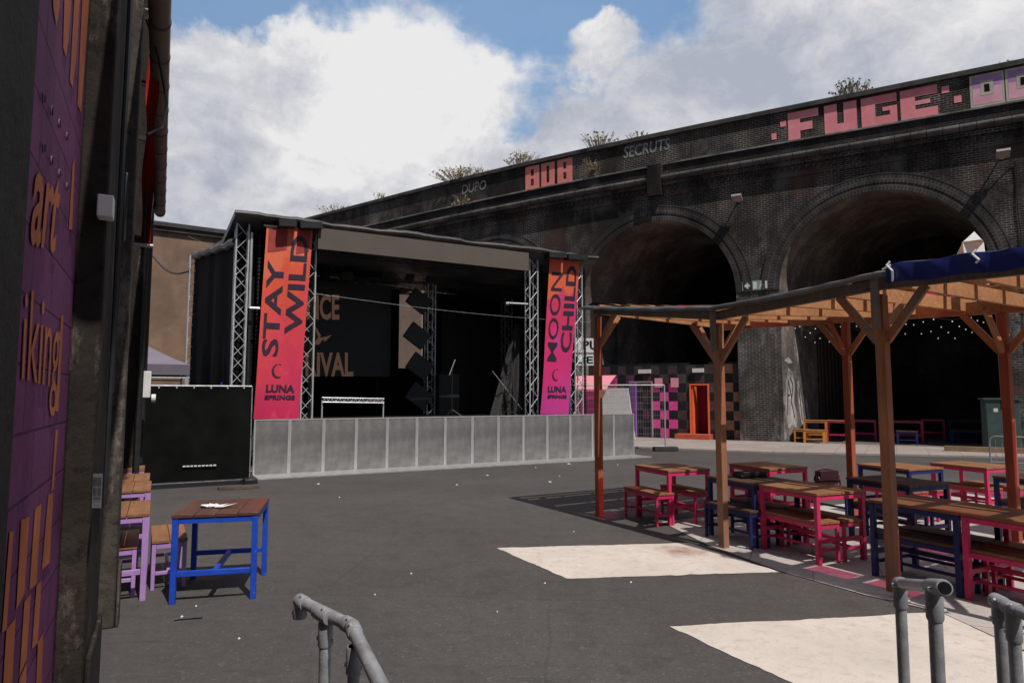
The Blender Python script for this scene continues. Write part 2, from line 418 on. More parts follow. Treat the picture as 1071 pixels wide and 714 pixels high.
def stone(name, base, light, amt):
    m, nt, N, L, P = newmat(name); v = coords(N)
    f = noise(N, L, v, 2.2, 9, .72); f2 = noise(N, L, v, 14, 8, .72); f3 = noise(N, L, mapping(N, L, v, (1, 1, .35)), 3.4, 8, .75)
    c = ramp(N, L, f, [(.3, tuple(x * .5 for x in base)), (.7, tuple(x * 1.4 for x in base))])
    c = mix(N, L, ramp(N, L, f3, [(amt, 0.0), (amt + .09, .8)]), c, light)
    c = mix(N, L, ramp(N, L, f2, [(.34, .8), (.48, 0.0)]), c, tuple(x * .3 for x in base))
    L.new(c, P.inputs['Base Color']); P.inputs['Roughness'].default_value = .9; P.inputs['Specular IOR Level'].default_value = .2
    bump(N, L, P, f2, .8, .015)
    return m
m_stone = stone('sooty_stone', (.034, .027, .023), (.16, .13, .11), .56)
m_stonel = stone('peeling_stone', (.075, .063, .055), (.24, .20, .17), .52)
m_stoned = stone('black_stone', (.020, .018, .017), (.06, .052, .047), .62)
m_gutter = M('gutter_pipe_brown', (.16, .125, .105), .55, .2, 3.0)

# ------------------------------------------------------------------ ground
g = MB(); S = 400
g.quad([(-S, -S, 0), (S, -S, 0), (S, S, 0), (-S, S, 0)])
struct(g.build('ground', m_asphalt))
def flat(name, pxs, z, mat, th=0):
    mb = MB(); pts = [G(x, y) + Vector((0, 0, z)) for x, y in pxs]
    if name == 'concrete_slab':                    # broken, ragged edges where the tarmac meets the slab
        rj = random.Random(8); out = []
        for a, b in zip(pts, pts[1:] + pts[:1]):
            n = max(2, int((b - a).length / .05)); d = (b - a).normalized(); nn = Vector((-d.y, d.x, 0)); w = 0
            for k in range(n):
                w = w * .6 + rj.uniform(-.008, .008) + (.02 * rj.uniform(-1, 1) if rj.random() < .06 else 0)
                out.append(a.lerp(b, k / n) + nn * w)
        pts = out
    if th: mb.prism([p - Vector((0, 0, th)) for p in pts], (0, 0, th))
    else: mb.quad(pts)
    return struct(mb.build(name, mat))
flat('concrete_slab', [(520, 573), (593, 605), (816, 598), (720, 567.5)], .004, m_slab)
flat('concrete_slab', [(701, 655), (845, 722), (900, 748), (1190, 738), (985, 640)], .004, m_slab)
flat('paving', [(692, 546), (740, 570),  (816, 597.5), (905, 622.5), (984, 640.5), (1190, 735), (1500, 640), (1250, 552), (1010, 516), (760, 538)], .008, m_tile)

# ------------------------------------------------------------------ viaduct
def phi(s): return R(60.4 + (.42 * s if s < 0 else 0) if s > -17 else 60.4 - .42 * 17)
S0 = -60.0; DS = .1; NS = 1000
_c = [None] * (NS + 1); i0 = int(round(-S0 / DS))
_c[i0] = Vector((9.18, 24.4, 0))
for i in range(i0 + 1, NS + 1):
    p = phi(S0 + (i - .5) * DS); _c[i] = _c[i - 1] + Vector((math.sin(p), -math.cos(p), 0)) * DS
for i in range(i0 - 1, -1, -1):
    p = phi(S0 + (i + .5) * DS); _c[i] = _c[i + 1] - Vector((math.sin(p), -math.cos(p), 0)) * DS
def V(s, q, z):
    k = max(0, min(NS - 1e-6, (s - S0) / DS)); i = int(k); t = k - i
    p = _c[i] * (1 - t) + _c[i + 1] * t; a = phi(s)
    return Vector((p.x + math.cos(a) * q, p.y + math.sin(a) * q, z))
SK = R(43.5); SKV = Vector((math.sin(SK), math.cos(SK), 0))
def VK(s, q, z): return V(s, 0, z) + SKV * q
def face_sz(x, y):
    d = ray(x, y); best = None
    for i in range(NS):
        a, b = _c[i], _c[i + 1]
        ca, cb = a.x * d.y - a.y * d.x, b.x * d.y - b.y * d.x
        if ca * cb <= 0 and a.y > 0:
            t = ca / (ca - cb) if ca != cb else 0
            p = a * (1 - t) + b * t
            k = p.y / d.y
            return S0 + (i + t) * DS, HCAM + d.z * k
    return None
AC = [-28 + .12, -19.9, -11.93, -3.98, 3.95, 11.9, 19.85]; HS, SPR = 3.2, 5.6
WTOP = 9.75
via = thing('railway_viaduct', 'long soot blackened brick railway viaduct with arches and painted parapet', 'viaduct', tuple(V(0, 0, 0)))
def wall_cols(mb, s0, s1, zb, zt, q, n, mi=0):
    for k in range(n):
        a, b = s0 + (s1 - s0) * k / n, s0 + (s1 - s0) * (k + 1) / n
        za, zb2 = (zb(a), zb(b)) if callable(zb) else (zb, zb)
        mb.quad([V(a, q, za), V(b, q, zb2), V(b, q, zt), V(a, q, zt)], mi, [(a, za), (b, zb2), (b, zt), (a, zt)])
wl = MB(); pier = MB()
def arch_z(c):
    return lambda s: SPR + math.sqrt(max(0, HS ** 2 - (s - c) ** 2))
SL, SR = -40.0, 26.0
edges = [SL] + [e for c in AC for e in (c - HS, c + HS)] + [SR]
for k in range(0, len(edges), 2):
    pier = MB(); wall_cols(pier, edges[k], edges[k + 1], -.3, SPR, 0, 6 if k in (0, len(edges) - 2) else 3); pier.build('pier_wall', m_brick_pier, via, normals=False, smooth=False)
    wall_cols(wl, edges[k], edges[k + 1], SPR, WTOP, 0, 6 if k in (0, len(edges) - 2) else 3)
for c in AC:
    # cosine spaced columns give a round arch
    N_ = 28
    for k in range(N_):
        a = c - HS * math.cos(math.pi * k / N_); b = c - HS * math.cos(math.pi * (k + 1) / N_)
        za, zb = arch_z(c)(a), arch_z(c)(b)
        wl.quad([V(a, 0, za), V(b, 0, zb), V(b, 0, WTOP), V(a, 0, WTOP)], 0, [(a, za), (b, zb), (b, WTOP), (a, WTOP)])
wl.build('spandrel_wall', m_brick, via, normals=False, smooth=False)
DEP = 9.0
for c in AC:
    vt = MB(); prof = [(c - HS, -.3)] + [(c - HS * math.cos(math.pi * k / 24), SPR + HS * math.sin(math.pi * k / 24)) for k in range(25)] + [(c + HS, -.3)]
    ln = 0
    for (s0, z0), (s1, z1) in zip(prof[:-1], prof[1:]):
        l2 = ln + math.hypot(s1 - s0, z1 - z0)
        for j in range(3):
            qa, qb = DEP * j / 3, DEP * (j + 1) / 3
            vt.quad([VK(s0, qa, z0), VK(s1, qa, z1), VK(s1, qb, z1), VK(s0, qb, z0)], 0, [(qa, ln), (qa, l2), (qb, l2), (qb, ln)])
        ln = l2
    vt.build('vault', m_vault, via, normals=False)
    for sg in (-1, 1):
        jb = MB(); s_ = c + sg * HS; ofs = V(s_ - sg * .004, 0, 0) - V(s_, 0, 0)
        for j in range(4):
            qa, qb = 2.6 * j / 4, 2.6 * (j + 1) / 4
            jb.quad([VK(s_, qa, -.3) + ofs, VK(s_, qb, -.3) + ofs, VK(s_, qb, SPR) + ofs, VK(s_, qa, SPR) + ofs], 0, [(qa, -.3), (qb, -.3), (qb, SPR), (qa, SPR)])
        jb.build('jamb', m_white_brick if (abs(c - 3.95) < .1 and sg < 0) else m_brick_pier, via, normals=False, smooth=False)
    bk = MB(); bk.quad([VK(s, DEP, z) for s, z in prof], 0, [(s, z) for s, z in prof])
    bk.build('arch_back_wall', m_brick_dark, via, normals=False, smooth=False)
    rg = MB(); r1 = HS + .56
    for k in range(36):
        t0, t1 = math.pi * k / 36, math.pi * (k + 1) / 36
        P = lambda r, t, q: V(c - r * math.cos(t), q, SPR + r * math.sin(t))
        for ra, rb, qq in ((HS, HS + .27, -.03), (HS + .27, r1, -.05)):
            uv = [(t0 * 3.4, ra), (t1 * 3.4, ra), (t1 * 3.4, rb), (t0 * 3.4, rb)]
            rg.quad([P(ra, t0, qq), P(ra, t1, qq), P(rb, t1, qq), P(rb, t0, qq)], 0, uv)
            rg.quad([P(rb, t0, qq), P(rb, t1, qq), P(rb, t1, .0), P(rb, t0, .0)], 0, uv)
            rg.quad([P(ra, t0, qq), P(ra, t1, qq), P(ra, t1, -.0), P(ra, t0, -.0)], 0, uv)
    for k in range(60):   # pale outer label course
        t0, t1 = math.pi * k / 60, math.pi * (k + 1) / 60
        for (ra, rb) in ((r1, r1 + .05),):
            rg.quad([P(ra, t0, -.06), P(ra, t1, -.06), P(rb, t1, -.06), P(rb, t0, -.06)], 1)
            rg.quad([P(rb, t0, -.06), P(rb, t1, -.06), P(rb, t1, 0), P(rb, t0, 0)], 1)
            rg.quad([P(ra, t0, -.06), P(ra, t1, -.06), P(ra, t1, 0), P(ra, t0, 0)], 1)
    rg.build('arch_ring', [m_brick_ring, m_brick_ring], via, normals=False, smooth=False)
def course(name, prof, mat, closed=True, brk=None):
    """profile [(q,z)...] swept along the viaduct"""
    mb = MB(); n = 66
    for k in range(n):
        a, b = SL + (SR - SL) * k / n, SL + (SR - SL) * (k + 1) / n
        ln = 0
        for (q0, z0), (q1, z1) in zip(prof[:-1], prof[1:]):
            l2 = ln + math.hypot(q1 - q0, z1 - z0)
            mb.quad([V(a, q0, z0), V(b, q0, z0), V(b, q1, z1), V(a, q1, z1)], 0, [(a, z0 + q0), (b, z0 + q0), (b, z1 + q1), (a, z1 + q1)]); ln = l2
    return mb.build(name, mat, via, normals=False, smooth=False)
course('corbel_course', [(0, 9.75), (-.05, 9.75), (-.05, 9.95), (-.10, 9.95), (-.10, 10.15), (-.15, 10.15), (-.15, 10.34), (0, 10.34)], m_brick)
den = MB()
for k in range(int((SR - SL) / .23)):
    a = SL + k * .23
    if a < -22 or a > 16: continue
    p = [V(a, -.15, 9.98), V(a + .11, -.15, 9.98), V(a + .11, -.15, 10.13), V(a, -.15, 10.13)]
    den.prism(p, V(a, -.10, 0) - V(a, -.15, 0))
den.build('dentil_course', m_brick_ring, via, smooth=False)
rl = [(-.15, 10.345), (-.24, 10.345)] + [(-.24 - .11 * math.sin(t), 10.46 - .11 * math.cos(t)) for t in [i * math.pi / 6 for i in range(1, 7)]] + [(-.0, 10.62)]
cr = MB()
kk = 0
a = SL
while a < SR:
    b = min(a + .46, SR)
    for (q0, z0), (q1, z1) in zip(rl[:-1], rl[1:]):
        cr.quad([V(a + .008, q0, z0), V(b - .008, q0, z0), V(b - .008, q1, z1), V(a + .008, q1, z1)])
    a = b
cr.build('cornice', m_cornice, via, normals=False)
course('parapet', [(0, 10.62), (.02, 10.62), (.02, 11.06)], m_brick_dark)
course('parapet', [(.02, 11.12), (.02, 12.26)], m_brick)
course('string_course', [(.02, 11.06), (-.05, 11.06), (-.05, 11.12), (.02, 11.12)], m_chalk)
course('coping', [(.02, 12.26), (-.10, 12.26), (-.10, 12.42), (-.03, 12.46), (.5, 12.46), (.5, 10.5)], m_coping)
top = MB()
for k in range(33):
    a, b = SL + (SR - SL) * k / 33, SL + (SR - SL) * (k + 1) / 33
    top.quad([V(a, .5, 10.5), V(b, .5, 10.5), V(b, DEP, 10.5), V(a, DEP, 10.5)])
    top.quad([V(a, DEP, 10.5), V(b, DEP, 10.5), V(b, DEP, 0), V(a, DEP, 0)])
top.build('track_deck', m_coping, via, normals=False)
s_, z_ = face_sz(687, 200)
ps = MB()
for z0 in [9.76 + .1 * i for i in range(13)]:
    ps.prism([V(s_ - .28, -.37, z0), V(s_ + .28, -.37, z0), V(s_ + .28, -.37, z0 + .085), V(s_ - .28, -.37, z0 + .085)], V(s_, .01, 0) - V(s_, -.37, 0))
ps.build('brick_strip', m_brick_dark, via, smooth=False)

# painted words on the parapet
BIT = {'F': ["#####", "#####", "##...", "####.", "####.", "##...", "##..."],
       'U': ["##.##", "##.##", "##.##", "##.##", "##.##", "#####", "#####"],
       'G': ["#####", "#####", "##...", "##.##", "##..#", "#####", "#####"],
       'E': ["#####", "#####", "##...", "####.", "##...", "#####", "#####"],
       '8': ["#####", "##.##", "##.##", "#####", "##.##", "##.##", "#####"],
       '0': ["#####", "##.##", "##.##", "##.##", "##.##", "##.##", "#####"]}
def bits(name, ch, s0, s1, z0, z1, mat, q=.006):
    mb = MB(); rows = BIT[ch]; nr = len(rows)
    for r, row in enumerate(rows):
        c = 0
        while c < 5:
            if row[c] != '#': c += 1; continue
            e = c
            while e < 5 and row[e] == '#': e += 1
            a, b = s0 + (s1 - s0) * c / 5, s0 + (s1 - s0) * e / 5
            zt, zb = z1 - (z1 - z0) * r / nr, z1 - (z1 - z0) * (r + 1) / nr
            mb.quad([V(a, q, zb), V(b, q, zb), V(b, q, zt), V(a, q, zt)]); c = e
    return mb.build(name, mat, via, normals=False, smooth=False)
zF0 = 11.14
for ch, xa, xb, yt in (('F', 824, 856, 0), ('U', 862, 896, 0), ('G', 900.5, 938, 0), ('E', 941.5, 980.5, 0)):
    ym = 128 - (xa - 824) * .19
    bits('painted_letter', ch, face_sz(xa, ym)[0], face_sz(xb, ym - 6)[0], zF0, 12.18, m_pinkpaint)
def sq(xa, xb, ya, yb, mat):
    sa, za = face_sz(xa, yb); sb, zb = face_sz(xb, ya)
    mb = MB(); mb.quad([V(sa, .006, za), V(sb, .006, za), V(sb, .006, zb), V(sa, .006, zb)])
    mb.build('painted_square', mat, via, normals=False, smooth=False)
for a in ((807, 812, 139, 146.5), (816, 822, 126, 133), (985, 992.5, 89.5, 98), (998, 1005.5, 99.5, 108)): sq(*a, m_pinkpaint)
for ch, xa, xb, ya, yb in (('8', 549.5, 564, 175, 201), ('0', 566, 580, 171, 197.5), ('8', 583, 598.5, 166.5, 193.5)):
    sa, za = face_sz(xa, yb); sb, zb = face_sz(xb, ya)
    bits('painted_digit', ch, sa, sb, 11.135, 12.2, m_redpaint)
def face_text(body, xa, xb, yb_, hgt, mat, bold=.0):
    sa, za = face_sz(xa, yb_); sb, _ = face_sz(xb, yb_ - 8)
    mb = MB(); add_text(mb, body, lambda u, v: V(sa + (sb - sa) * u + .05 * v, .004, za + hgt * v), bold, 1)
    mb.build('chalk_tag', mat, via, normals=False, smooth=False)
face_text('DUPO', 483, 508, 203.5, .46, m_chalkpaint, .005)
face_text('SECRUTS', 652, 700, 166, .50, m_chalkpaint, .015)
# lilac and pink block tag at the right end
def block_tag(s0, s1):
    z0, z1 = 11.14, 12.22
    f = lambda a, b, c, d, q: [V(a, q, c), V(b, q, c), V(b, q, d), V(a, q, d)]
    mb = MB(); mb.quad(f(s0, s1, z0, z1, .010), 0)
    mb.quad(f(s0 + .07, s1 - .07, z0 + .07, z0 + .62, .006), 1); mb.quad(f(s0 + .07, s1 - .07, z0 + .62, z1 - .07, .006), 2)
    m_ = (s0 + s1) / 2
    mb.quad(f(m_ - .17, m_ + .17, z0 + .36, z1 - .24, .002), 0); mb.quad(f(m_ - .07, m_ + .07, z0 + .46, z1 - .36, -.002), 3)
    mb.build('block_tag', [m_cream, m_lightpink, m_lilac, m_black], via, normals=False, smooth=False)
sA = face_sz(1014, 88)[0]; sB = face_sz(1050, 82)[0]; w_ = sB - sA
block_tag(sA, sB); block_tag(sB + .03, sB + .03 + w_)
# white graffiti on the jamb of the near arch and on the pier
gj = MB(); cN = 3.95 - HS
def jamb(q, z): return VK(cN, q, z) + (V(cN + .014, 0, 0) - V(cN, 0, 0))
rg_ = random.Random(11)
blobs = [[(.12, .9), (.3, 2.2), (.55, 2.75), (.95, 2.6), (1.15, 2.1), (1.0, 1.5), (1.3, .9), (1.2, .5), (.7, .65), (.4, .5)],
         [(1.35, 2.2), (1.55, 2.3), (1.85, 1.3), (2.0, .6), (1.75, .5), (1.5, 1.2)], [(2.15, 1.5), (2.3, 1.6), (2.6, .9), (2.5, .6), (2.3, .8)], [(.2, 3.0), (.6, 3.15), (1.0, 2.95), (.6, 2.9)]]
for bl_ in blobs:
    gj.quad([jamb(q, z) for q, z in bl_])
dk = MB()
for stt in ([(.3, 1.0), (.5, 2.3), (.8, 1.6)], [(.7, 2.4), (.95, 2.1), (.75, 1.5), (1.0, .9)], [(.35, 1.7), (.62, 1.75)], [(1.55, 2.0), (1.75, .8)]):
    for (q0, z0), (q1, z1) in zip(stt[:-1], stt[1:]):
        d = Vector((q1 - q0, z1 - z0)).normalized(); n = Vector((-d.y, d.x)) * .035
        dk.quad([jamb(q0 + n.x, z0 + n.y), jamb(q1 + n.x, z1 + n.y), jamb(q1 - n.x, z1 - n.y), jamb(q0 - n.x, z0 - n.y)])
for k, p in enumerate(dk.v): dk.v[k] = p + (V(cN + .006, 0, 0) - V(cN, 0, 0)) + (V(cN + .0006, 0, 0) - V(cN, 0, 0)) * (k // 4)
dk.build('graffiti_outline', m_coping, via, normals=False, smooth=False)
for k, p in enumerate(gj.v): gj.v[k] = p + (V(cN + .0005, 0, 0) - V(cN, 0, 0)) * (k // 4)
gj.build('white_graffiti', M('white_spray_paint', (.40, .385, .375), .8, .5, 3.0, dirt=(.14, .125, .115), wear=(.12, .11, .1)), via, normals=False, smooth=False)

# pavement strip before the viaduct
mb = MB(); sp = [-30 + k * 1.0 for k in range(57)]
def kerb_q(s): return -5.0 if s < -4.7 else (-5.0 + .055 * (s + 4.7) if s < 1 else -4.7 + .29 * min(9, s - 1))
poly = [V(s, kerb_q(s), .05) for s in sp] + [V(s, .0, .05) for s in reversed(sp)]
mb.prism([p - Vector((0, 0, .06)) for p in poly], (0, 0, .06))
struct(mb.build('pavement', m_pave))
mb = MB()
for c in (-3.98, 3.95): mb.quad([VK(c - HS, .0, .03), VK(c + HS, .0, .03), VK(c + HS, DEP, .03), VK(c - HS, DEP, .03)])
struct(mb.build('arch_floor', concrete('arch_floor_concrete', (.16, .14, .13), (.09, .08, .075))))

# pale block added to give the sunlit patch seen through the stage
s1, _ = face_sz(414, 360); s2, _ = face_sz(446, 360)
mb = MB(); mb.prism([V(s1, -.35, 0), V(s2, -.35, 0), V(s2, -.35, 7), V(s1, -.35, 7)], V(s1, .0, 0) - V(s1, -.35, 0))
mb.build('sunlit_patch_block', M('pale_sunlit_patch', (.30, .215, .165), .85, .2, 1.5, dirt=(.3, .22, .17), bmp=.4), via)

# shrubs along the parapet
def shrub(x, ybase, w, h, label, dry, n=46, dens=6, q=.3):
    s0, z0 = face_sz(x, ybase); base = V(s0, q, 12.44)
    rt = thing('parapet_shrub', label, 'shrub', tuple(base), group='weeds growing on the viaduct parapet')
    k = base.y / F_PX; W, H = w * k, h * k; tw = MB(); lf = MB(); rn = random.Random(int(x * 7))
    for i in range(n):
        a = rn.random() * 6.28; sp_ = rn.random() ** .7 * W * .5; hh = H * (.45 + .55 * rn.random()) * (1 - .35 * (sp_ / (W * .5)) ** 2)
        root = base + Vector((math.cos(a) * sp_ * .55, math.sin(a) * sp_ * .35, -.02))
        tip = base + Vector((math.cos(a) * sp_ * 1.1, math.sin(a) * sp_ * .6, hh))
        mid = (root + tip) / 2 + Vector((0, 0, hh * .12))
        tw.tube([root, mid, tip], [.014, .01, .004], 4)
        for j in range(max(2, dens // 2)):
            t = .3 + .7 * rn.random(); p = root.lerp(mid, t * 2) if t < .5 else mid.lerp(tip, t * 2 - 1)
            ax = Vector((rn.uniform(-1, 1), rn.uniform(-1, 1), rn.uniform(-.2, 1))).normalized()
            sd = ax.cross(Vector((rn.uniform(-1, 1), rn.uniform(-1, 1), rn.uniform(-1, 1)))).normalized()
            L_ = .06 + .10 * rn.random(); wd = L_ * .32
            lf.quad([p, p + ax * L_ * .5 + sd * wd, p + ax * L_, p + ax * L_ * .5 - sd * wd])
    tw.build('stem', m_twig, rt, normals=False); lf.build('foliage', m_leaf if dry else m_leaf2, rt, normals=False, smooth=False)
shrub(478, 189, 66, 17, 'long low tangle of dry brown weeds on the parapet left of the 808', True, 120, 8)
shrub(541, 172, 40, 19, 'dry bush on the parapet just above the left side of the 808', True, 64)
shrub(624, 151, 42, 22, 'wispy upright bush on the parapet right of the 808', True, 52)
shrub(664, 140, 26, 12, 'thin sparse weed on the parapet above the chalk tag', True, 20, 4)
shrub(890, 91, 46, 23, 'rounded green bush on the parapet above the pink U and G', False, 60, 6)
shrub(1054, 57, 18, 7, 'smallest sprig on the parapet near the right edge', False, 14, 5)
shrub(392, 212, 16, 14, 'single narrow sprig on the parapet where it meets the stage roof', True, 10, 8)
shrub(345, 222, 40, 12, 'scrubby weeds showing just above the stage roof', True, 36, 6)
for x, y, lb in ((620, 178, 'dry weed sprouting from the parapet bricks right of the 808'), (484, 214, 'brown weed sprouting from the parapet under the chalk tag')):
    s0, z0 = face_sz(x, y); base = V(s0, -.03, z0); rt = thing('wall_weed', lb, 'weed', tuple(base))
    tw = MB(); lf = MB(); rn = random.Random(x)
    for i in range(26):
        tip = base + Vector((rn.uniform(-.5, .5), rn.uniform(-.35, -.05), rn.uniform(-.1, .5)))
        tw.tube([base, tip], [.01, .004], 4)
        for j in range(7):
            p = base.lerp(tip, .3 + .7 * rn.random()); ax = Vector((rn.uniform(-1, 1), rn.uniform(-1, 0), rn.uniform(-1, 1))).normalized(); sd = ax.cross(Vector((.3, .2, 1))).normalized()
            lf.quad([p, p + ax * .06 + sd * .025, p + ax * .12, p + ax * .06 - sd * .025])
    tw.build('stem', m_twig, rt, normals=False); lf.build('foliage', m_leaf, rt, normals=False, smooth=False)

# floodlights, conduit and exit sign on the viaduct
def flood(x, y, label):
    s0, z0 = face_sz(x, y); rt = thing('floodlight', label, 'floodlight', tuple(V(s0, 0, z0)))
    t, n = (V(s0 + .1, 0, 0) - V(s0, 0, 0)).normalized(), (V(s0, -.1, 0) - V(s0, 0, 0)).normalized()
    f = (n * .5 + Vector((0, 0, -.85))).normalized(); u = t.cross(f)
    mb = MB(); c = V(s0, -.42, z0); mb.obox(c, t, u, f, .36, .32, .09); mb.build('housing', M('floodlight_grey', (.30, .29, .28), .5, .15), rt)
    mb = MB(); mb.obox(c + f * .05, t, u, f, .30, .26, .02); mb.build('glass', M('floodlight_glass', (.42, .30, .27), .2, .1), rt)
    mb = MB(); mb.beam(V(s0, 0, z0 + .05), c, .05, .03); mb.obox(V(s0, -.012, z0 + .05), t, n, Vector((0, 0, 1)), .14, .025, .2); mb.build('bracket', m_pipefit, rt)
flood(773, 210, 'small floodlight on the brick pier between the two arches')
flood(1047, 165, 'small floodlight on the spandrel at the right above the blue tarpaulin')
s0, z0 = face_sz(1056, 172); cb = MB()
cb.tube([V(s0 - .15, -.3, z0 + .12), V(s0 + .1, -.06, z0 + .05)] + [V(s0 + .15 + .02 * math.sin(k), -.04, z0 - .3 * k) for k in range(22)], .018, 5)
tag(cb.build('conduit', m_blackp), 'thin black cable running down the brick beside the right floodlight', 'cable')
s0, z0 = face_sz(790, 298.5)
es = thing('exit_sign', 'green and white fire exit sign on the brick pier above the pergola', 'sign', tuple(V(s0, 0, z0)))
f = lambda u, v, q=-.05: V(s0 + u, q, z0 + v)
mb = MB(); mb.prism([f(-.47, -.18), f(.47, -.18), f(.47, .18), f(-.47, .18)], f(0, 0, -.005) - f(0, 0)); mb.build('board', M('exit_green', (.22, .36, .30), .5, .1), es)
mb = MB(); F2 = lambda pts: mb.quad([f(u, v, -.054) for u, v in pts])
F2([(-.40, 0), (-.27, .12), (-.22, .08), (-.28, .035), (-.18, .035), (-.18, -.035), (-.28, -.035), (-.22, -.08), (-.27, -.12)])
F2([(-.08, -.14), (.06, -.14), (.06, .14), (-.08, .14)])
for u, v in ((.22, .10),): F2([(u + .035 * math.cos(t), v + .035 * math.sin(t)) for t in [i * .785 for i in range(8)]])
F2([(.17, .05), (.26, .06), (.30, -.02), (.27, -.03), (.24, .0), (.23, -.05), (.30, -.13), (.26, -.15), (.19, -.07), (.14, -.14), (.11, -.12), (.16, -.05)])
F2([(.35, -.14), (.43, -.14), (.43, .14), (.35, .14)])
mb.build('pictogram', m_white, es, normals=False, smooth=False)

# ------------------------------------------------------------------ chequered hoarding in the left arch
hq = .35; hs0, hs1 = -3.98 - HS, -3.98 + HS - .04
hd = thing('chequered_hoarding', 'black and brown chequered hoarding closing the left arch with coloured doors', 'hoarding', tuple(V(-3.98, hq, 0)))
mb = MB(); cell = .36; nz_ = 8; rc = random.Random(5); ns = int((hs1 - hs0) / cell) + 1
def inpink(s): x_ = s; return False
sp0 = face_sz(680, 430)[0]; sp1 = face_sz(699, 430)[0]
so0, so1 = face_sz(720.5, 420)[0], face_sz(738, 420)[0]
def cellmat(i, j, s):
    on = (i + j) % 2
    if sp0 - .1 < s < sp1 + .1 and j < 6: return 3 if on else 0
    if s > face_sz(758, 430)[0]: return (4 if on else 0) if rc.random() < .85 else 1  # right-end squares have an orange reflection put into their colour
    if not on: return 0
    return rc.choice((1, 1, 2, 5, 1))
for i in range(ns):
    a, b = hs0 + i * cell, min(hs1, hs0 + (i + 1) * cell)
    for j in range(nz_):
        m_ = (a + b) / 2
        q_ = hq - (.02 if (i + j) % 2 else 0)
        if b > so0 - .05 and a < so1 + .05 and j < 6:      # leave the doorway open
            for (aa, bb) in ((a, min(b, so0 - .05)), (max(a, so1 + .05), b)):
                if bb - aa > .01: mb.quad([V(aa, hq, .05 + j * cell), V(bb, hq, .05 + j * cell), V(bb, hq, .05 + (j + 1) * cell), V(aa, hq, .05 + (j + 1) * cell)], cellmat(i, j, m_))
            continue
        mb.quad([V(a, hq, .05 + j * cell), V(b, hq, .05 + j * cell), V(b, hq, .05 + (j + 1) * cell), V(a, hq, .05 + (j + 1) * cell)], cellmat(i, j, m_))
mb.prism([V(hs0, hq + .03, .05), V(so0 - .05, hq + .03, .05), V(so0 - .05, hq + .03, 3.02), V(hs0, hq + .03, 3.02)], V(0, .05, 0) - V(0, 0, 0), 0)
mb.prism([V(so1 + .05, hq + .03, .05), V(hs1, hq + .03, .05), V(hs1, hq + .03, 3.02), V(so1 + .05, hq + .03, 3.02)], V(0, .05, 0) - V(0, 0, 0), 0)
mb.build('panel_wall', [M('hoarding_black', (.012, .012, .013), .6, .3), M('hoarding_brown', (.055, .037, .036), .7, .4), M('hoarding_grey', (.075, .062, .062), .7, .4),
                        M('hoarding_pink', (.72, .08, .33), .6, .12), M('hoarding_reflected_orange', (.34, .17, .10), .7, .3), M('hoarding_plum', (.10, .035, .06), .7, .3)], hd, normals=False, smooth=False)
def P_(s, q, z): return V(s, q, z)
mb = MB(); zt = 2.18; t_ = .07
for a, b, z0, z1 in ((so0 - .06, so0, .05, zt), (so1, so1 + .06, .05, zt), (so0, so1, zt - .06, zt)):
    mb.prism([P_(a, hq - .05, z0), P_(b, hq - .05, z0), P_(b, hq - .05, z1), P_(a, hq - .05, z1)], P_(0, .12, 0) - P_(0, 0, 0))
m_or = M('orange_door_paint', (.88, .17, .06), .5, .1)
df = mb.build('door_frame', m_or, hd)
mb = MB(); mb.prism([P_(so0 + .02, hq, .1), P_(so0 + .02, hq + .75, .1), P_(so0 + .02, hq + .75, zt - .1), P_(so0 + .02, hq, zt - .1)], P_(.05, 0, 0) - P_(0, 0, 0)); mb.build('door_leaf', m_or, df)
mb = MB(); mb.quad([P_(so0 - .3, hq + .8, .05), P_(so1 + .4, hq + .8, .05), P_(so1 + .4, hq + .8, 2.4), P_(so0 - .3, hq + .8, 2.4)])
mb.build('lobby_wall', M('crimson_inside', (.32, .012, .05), .7, .1), hd)
st0, st1 = face_sz(708, 456)[0], face_sz(744, 456)[0]
mb = MB(); mb.prism([P_(st0, hq - .65, .05), P_(st1, hq - .65, .05), P_(st1, hq - .65, .24), P_(st0, hq - .65, .24)], P_(0, .6, 0) - P_(0, 0, 0)); mb.build('doorstep', M('doorstep_red', (.50, .10, .05), .7, .2), hd)
for x0, x1 in ((665, 678), (722, 734)):
    a, b = face_sz(x0, 383)[0], face_sz(x1, 383)[0]; mb = MB()
    mb.prism([P_(a, hq - .1, 2.62), P_(b, hq - .1, 2.62), P_(b, hq - .1, 2.78), P_(a, hq - .1, 2.78)], P_(0, .08, 0) - P_(0, 0, 0)); mb.build('bulkhead_light', m_white, hd)
a, b = face_sz(685, 395)[0], face_sz(693, 395)[0]
for xx in (682, 699):
    a, b = face_sz(xx, 395)[0], face_sz(xx + 8, 395)[0]; mb = MB()
    mb.prism([P_(a, hq - .06, 2.05), P_(b, hq - .06, 2.05), P_(b, hq - .06, 2.42), P_(a, hq - .06, 2.42)], P_(0, .03, 0) - P_(0, 0, 0)); mb.build('pink_panel', M('pale_pink_board', (.80, .35, .42), .6, .1), hd)
a, b = face_sz(655, 420)[0], face_sz(680, 420)[0]
mb = MB()
for (aa, bb, z0, z1) in ((b - .06, b, .05, 2.3), (a, b - .06, 2.24, 2.3)): mb.prism([P_(aa, hq - .06, z0), P_(bb, hq - .06, z0), P_(bb, hq - .06, z1), P_(aa, hq - .06, z1)], P_(0, .05, 0) - P_(0, 0, 0))
mb.build('steel_frame', m_galvfr, hd)
mb = MB(); p0, p1 = P_(a, hq - .06, 0), P_(a + .42, hq - .38, 0)
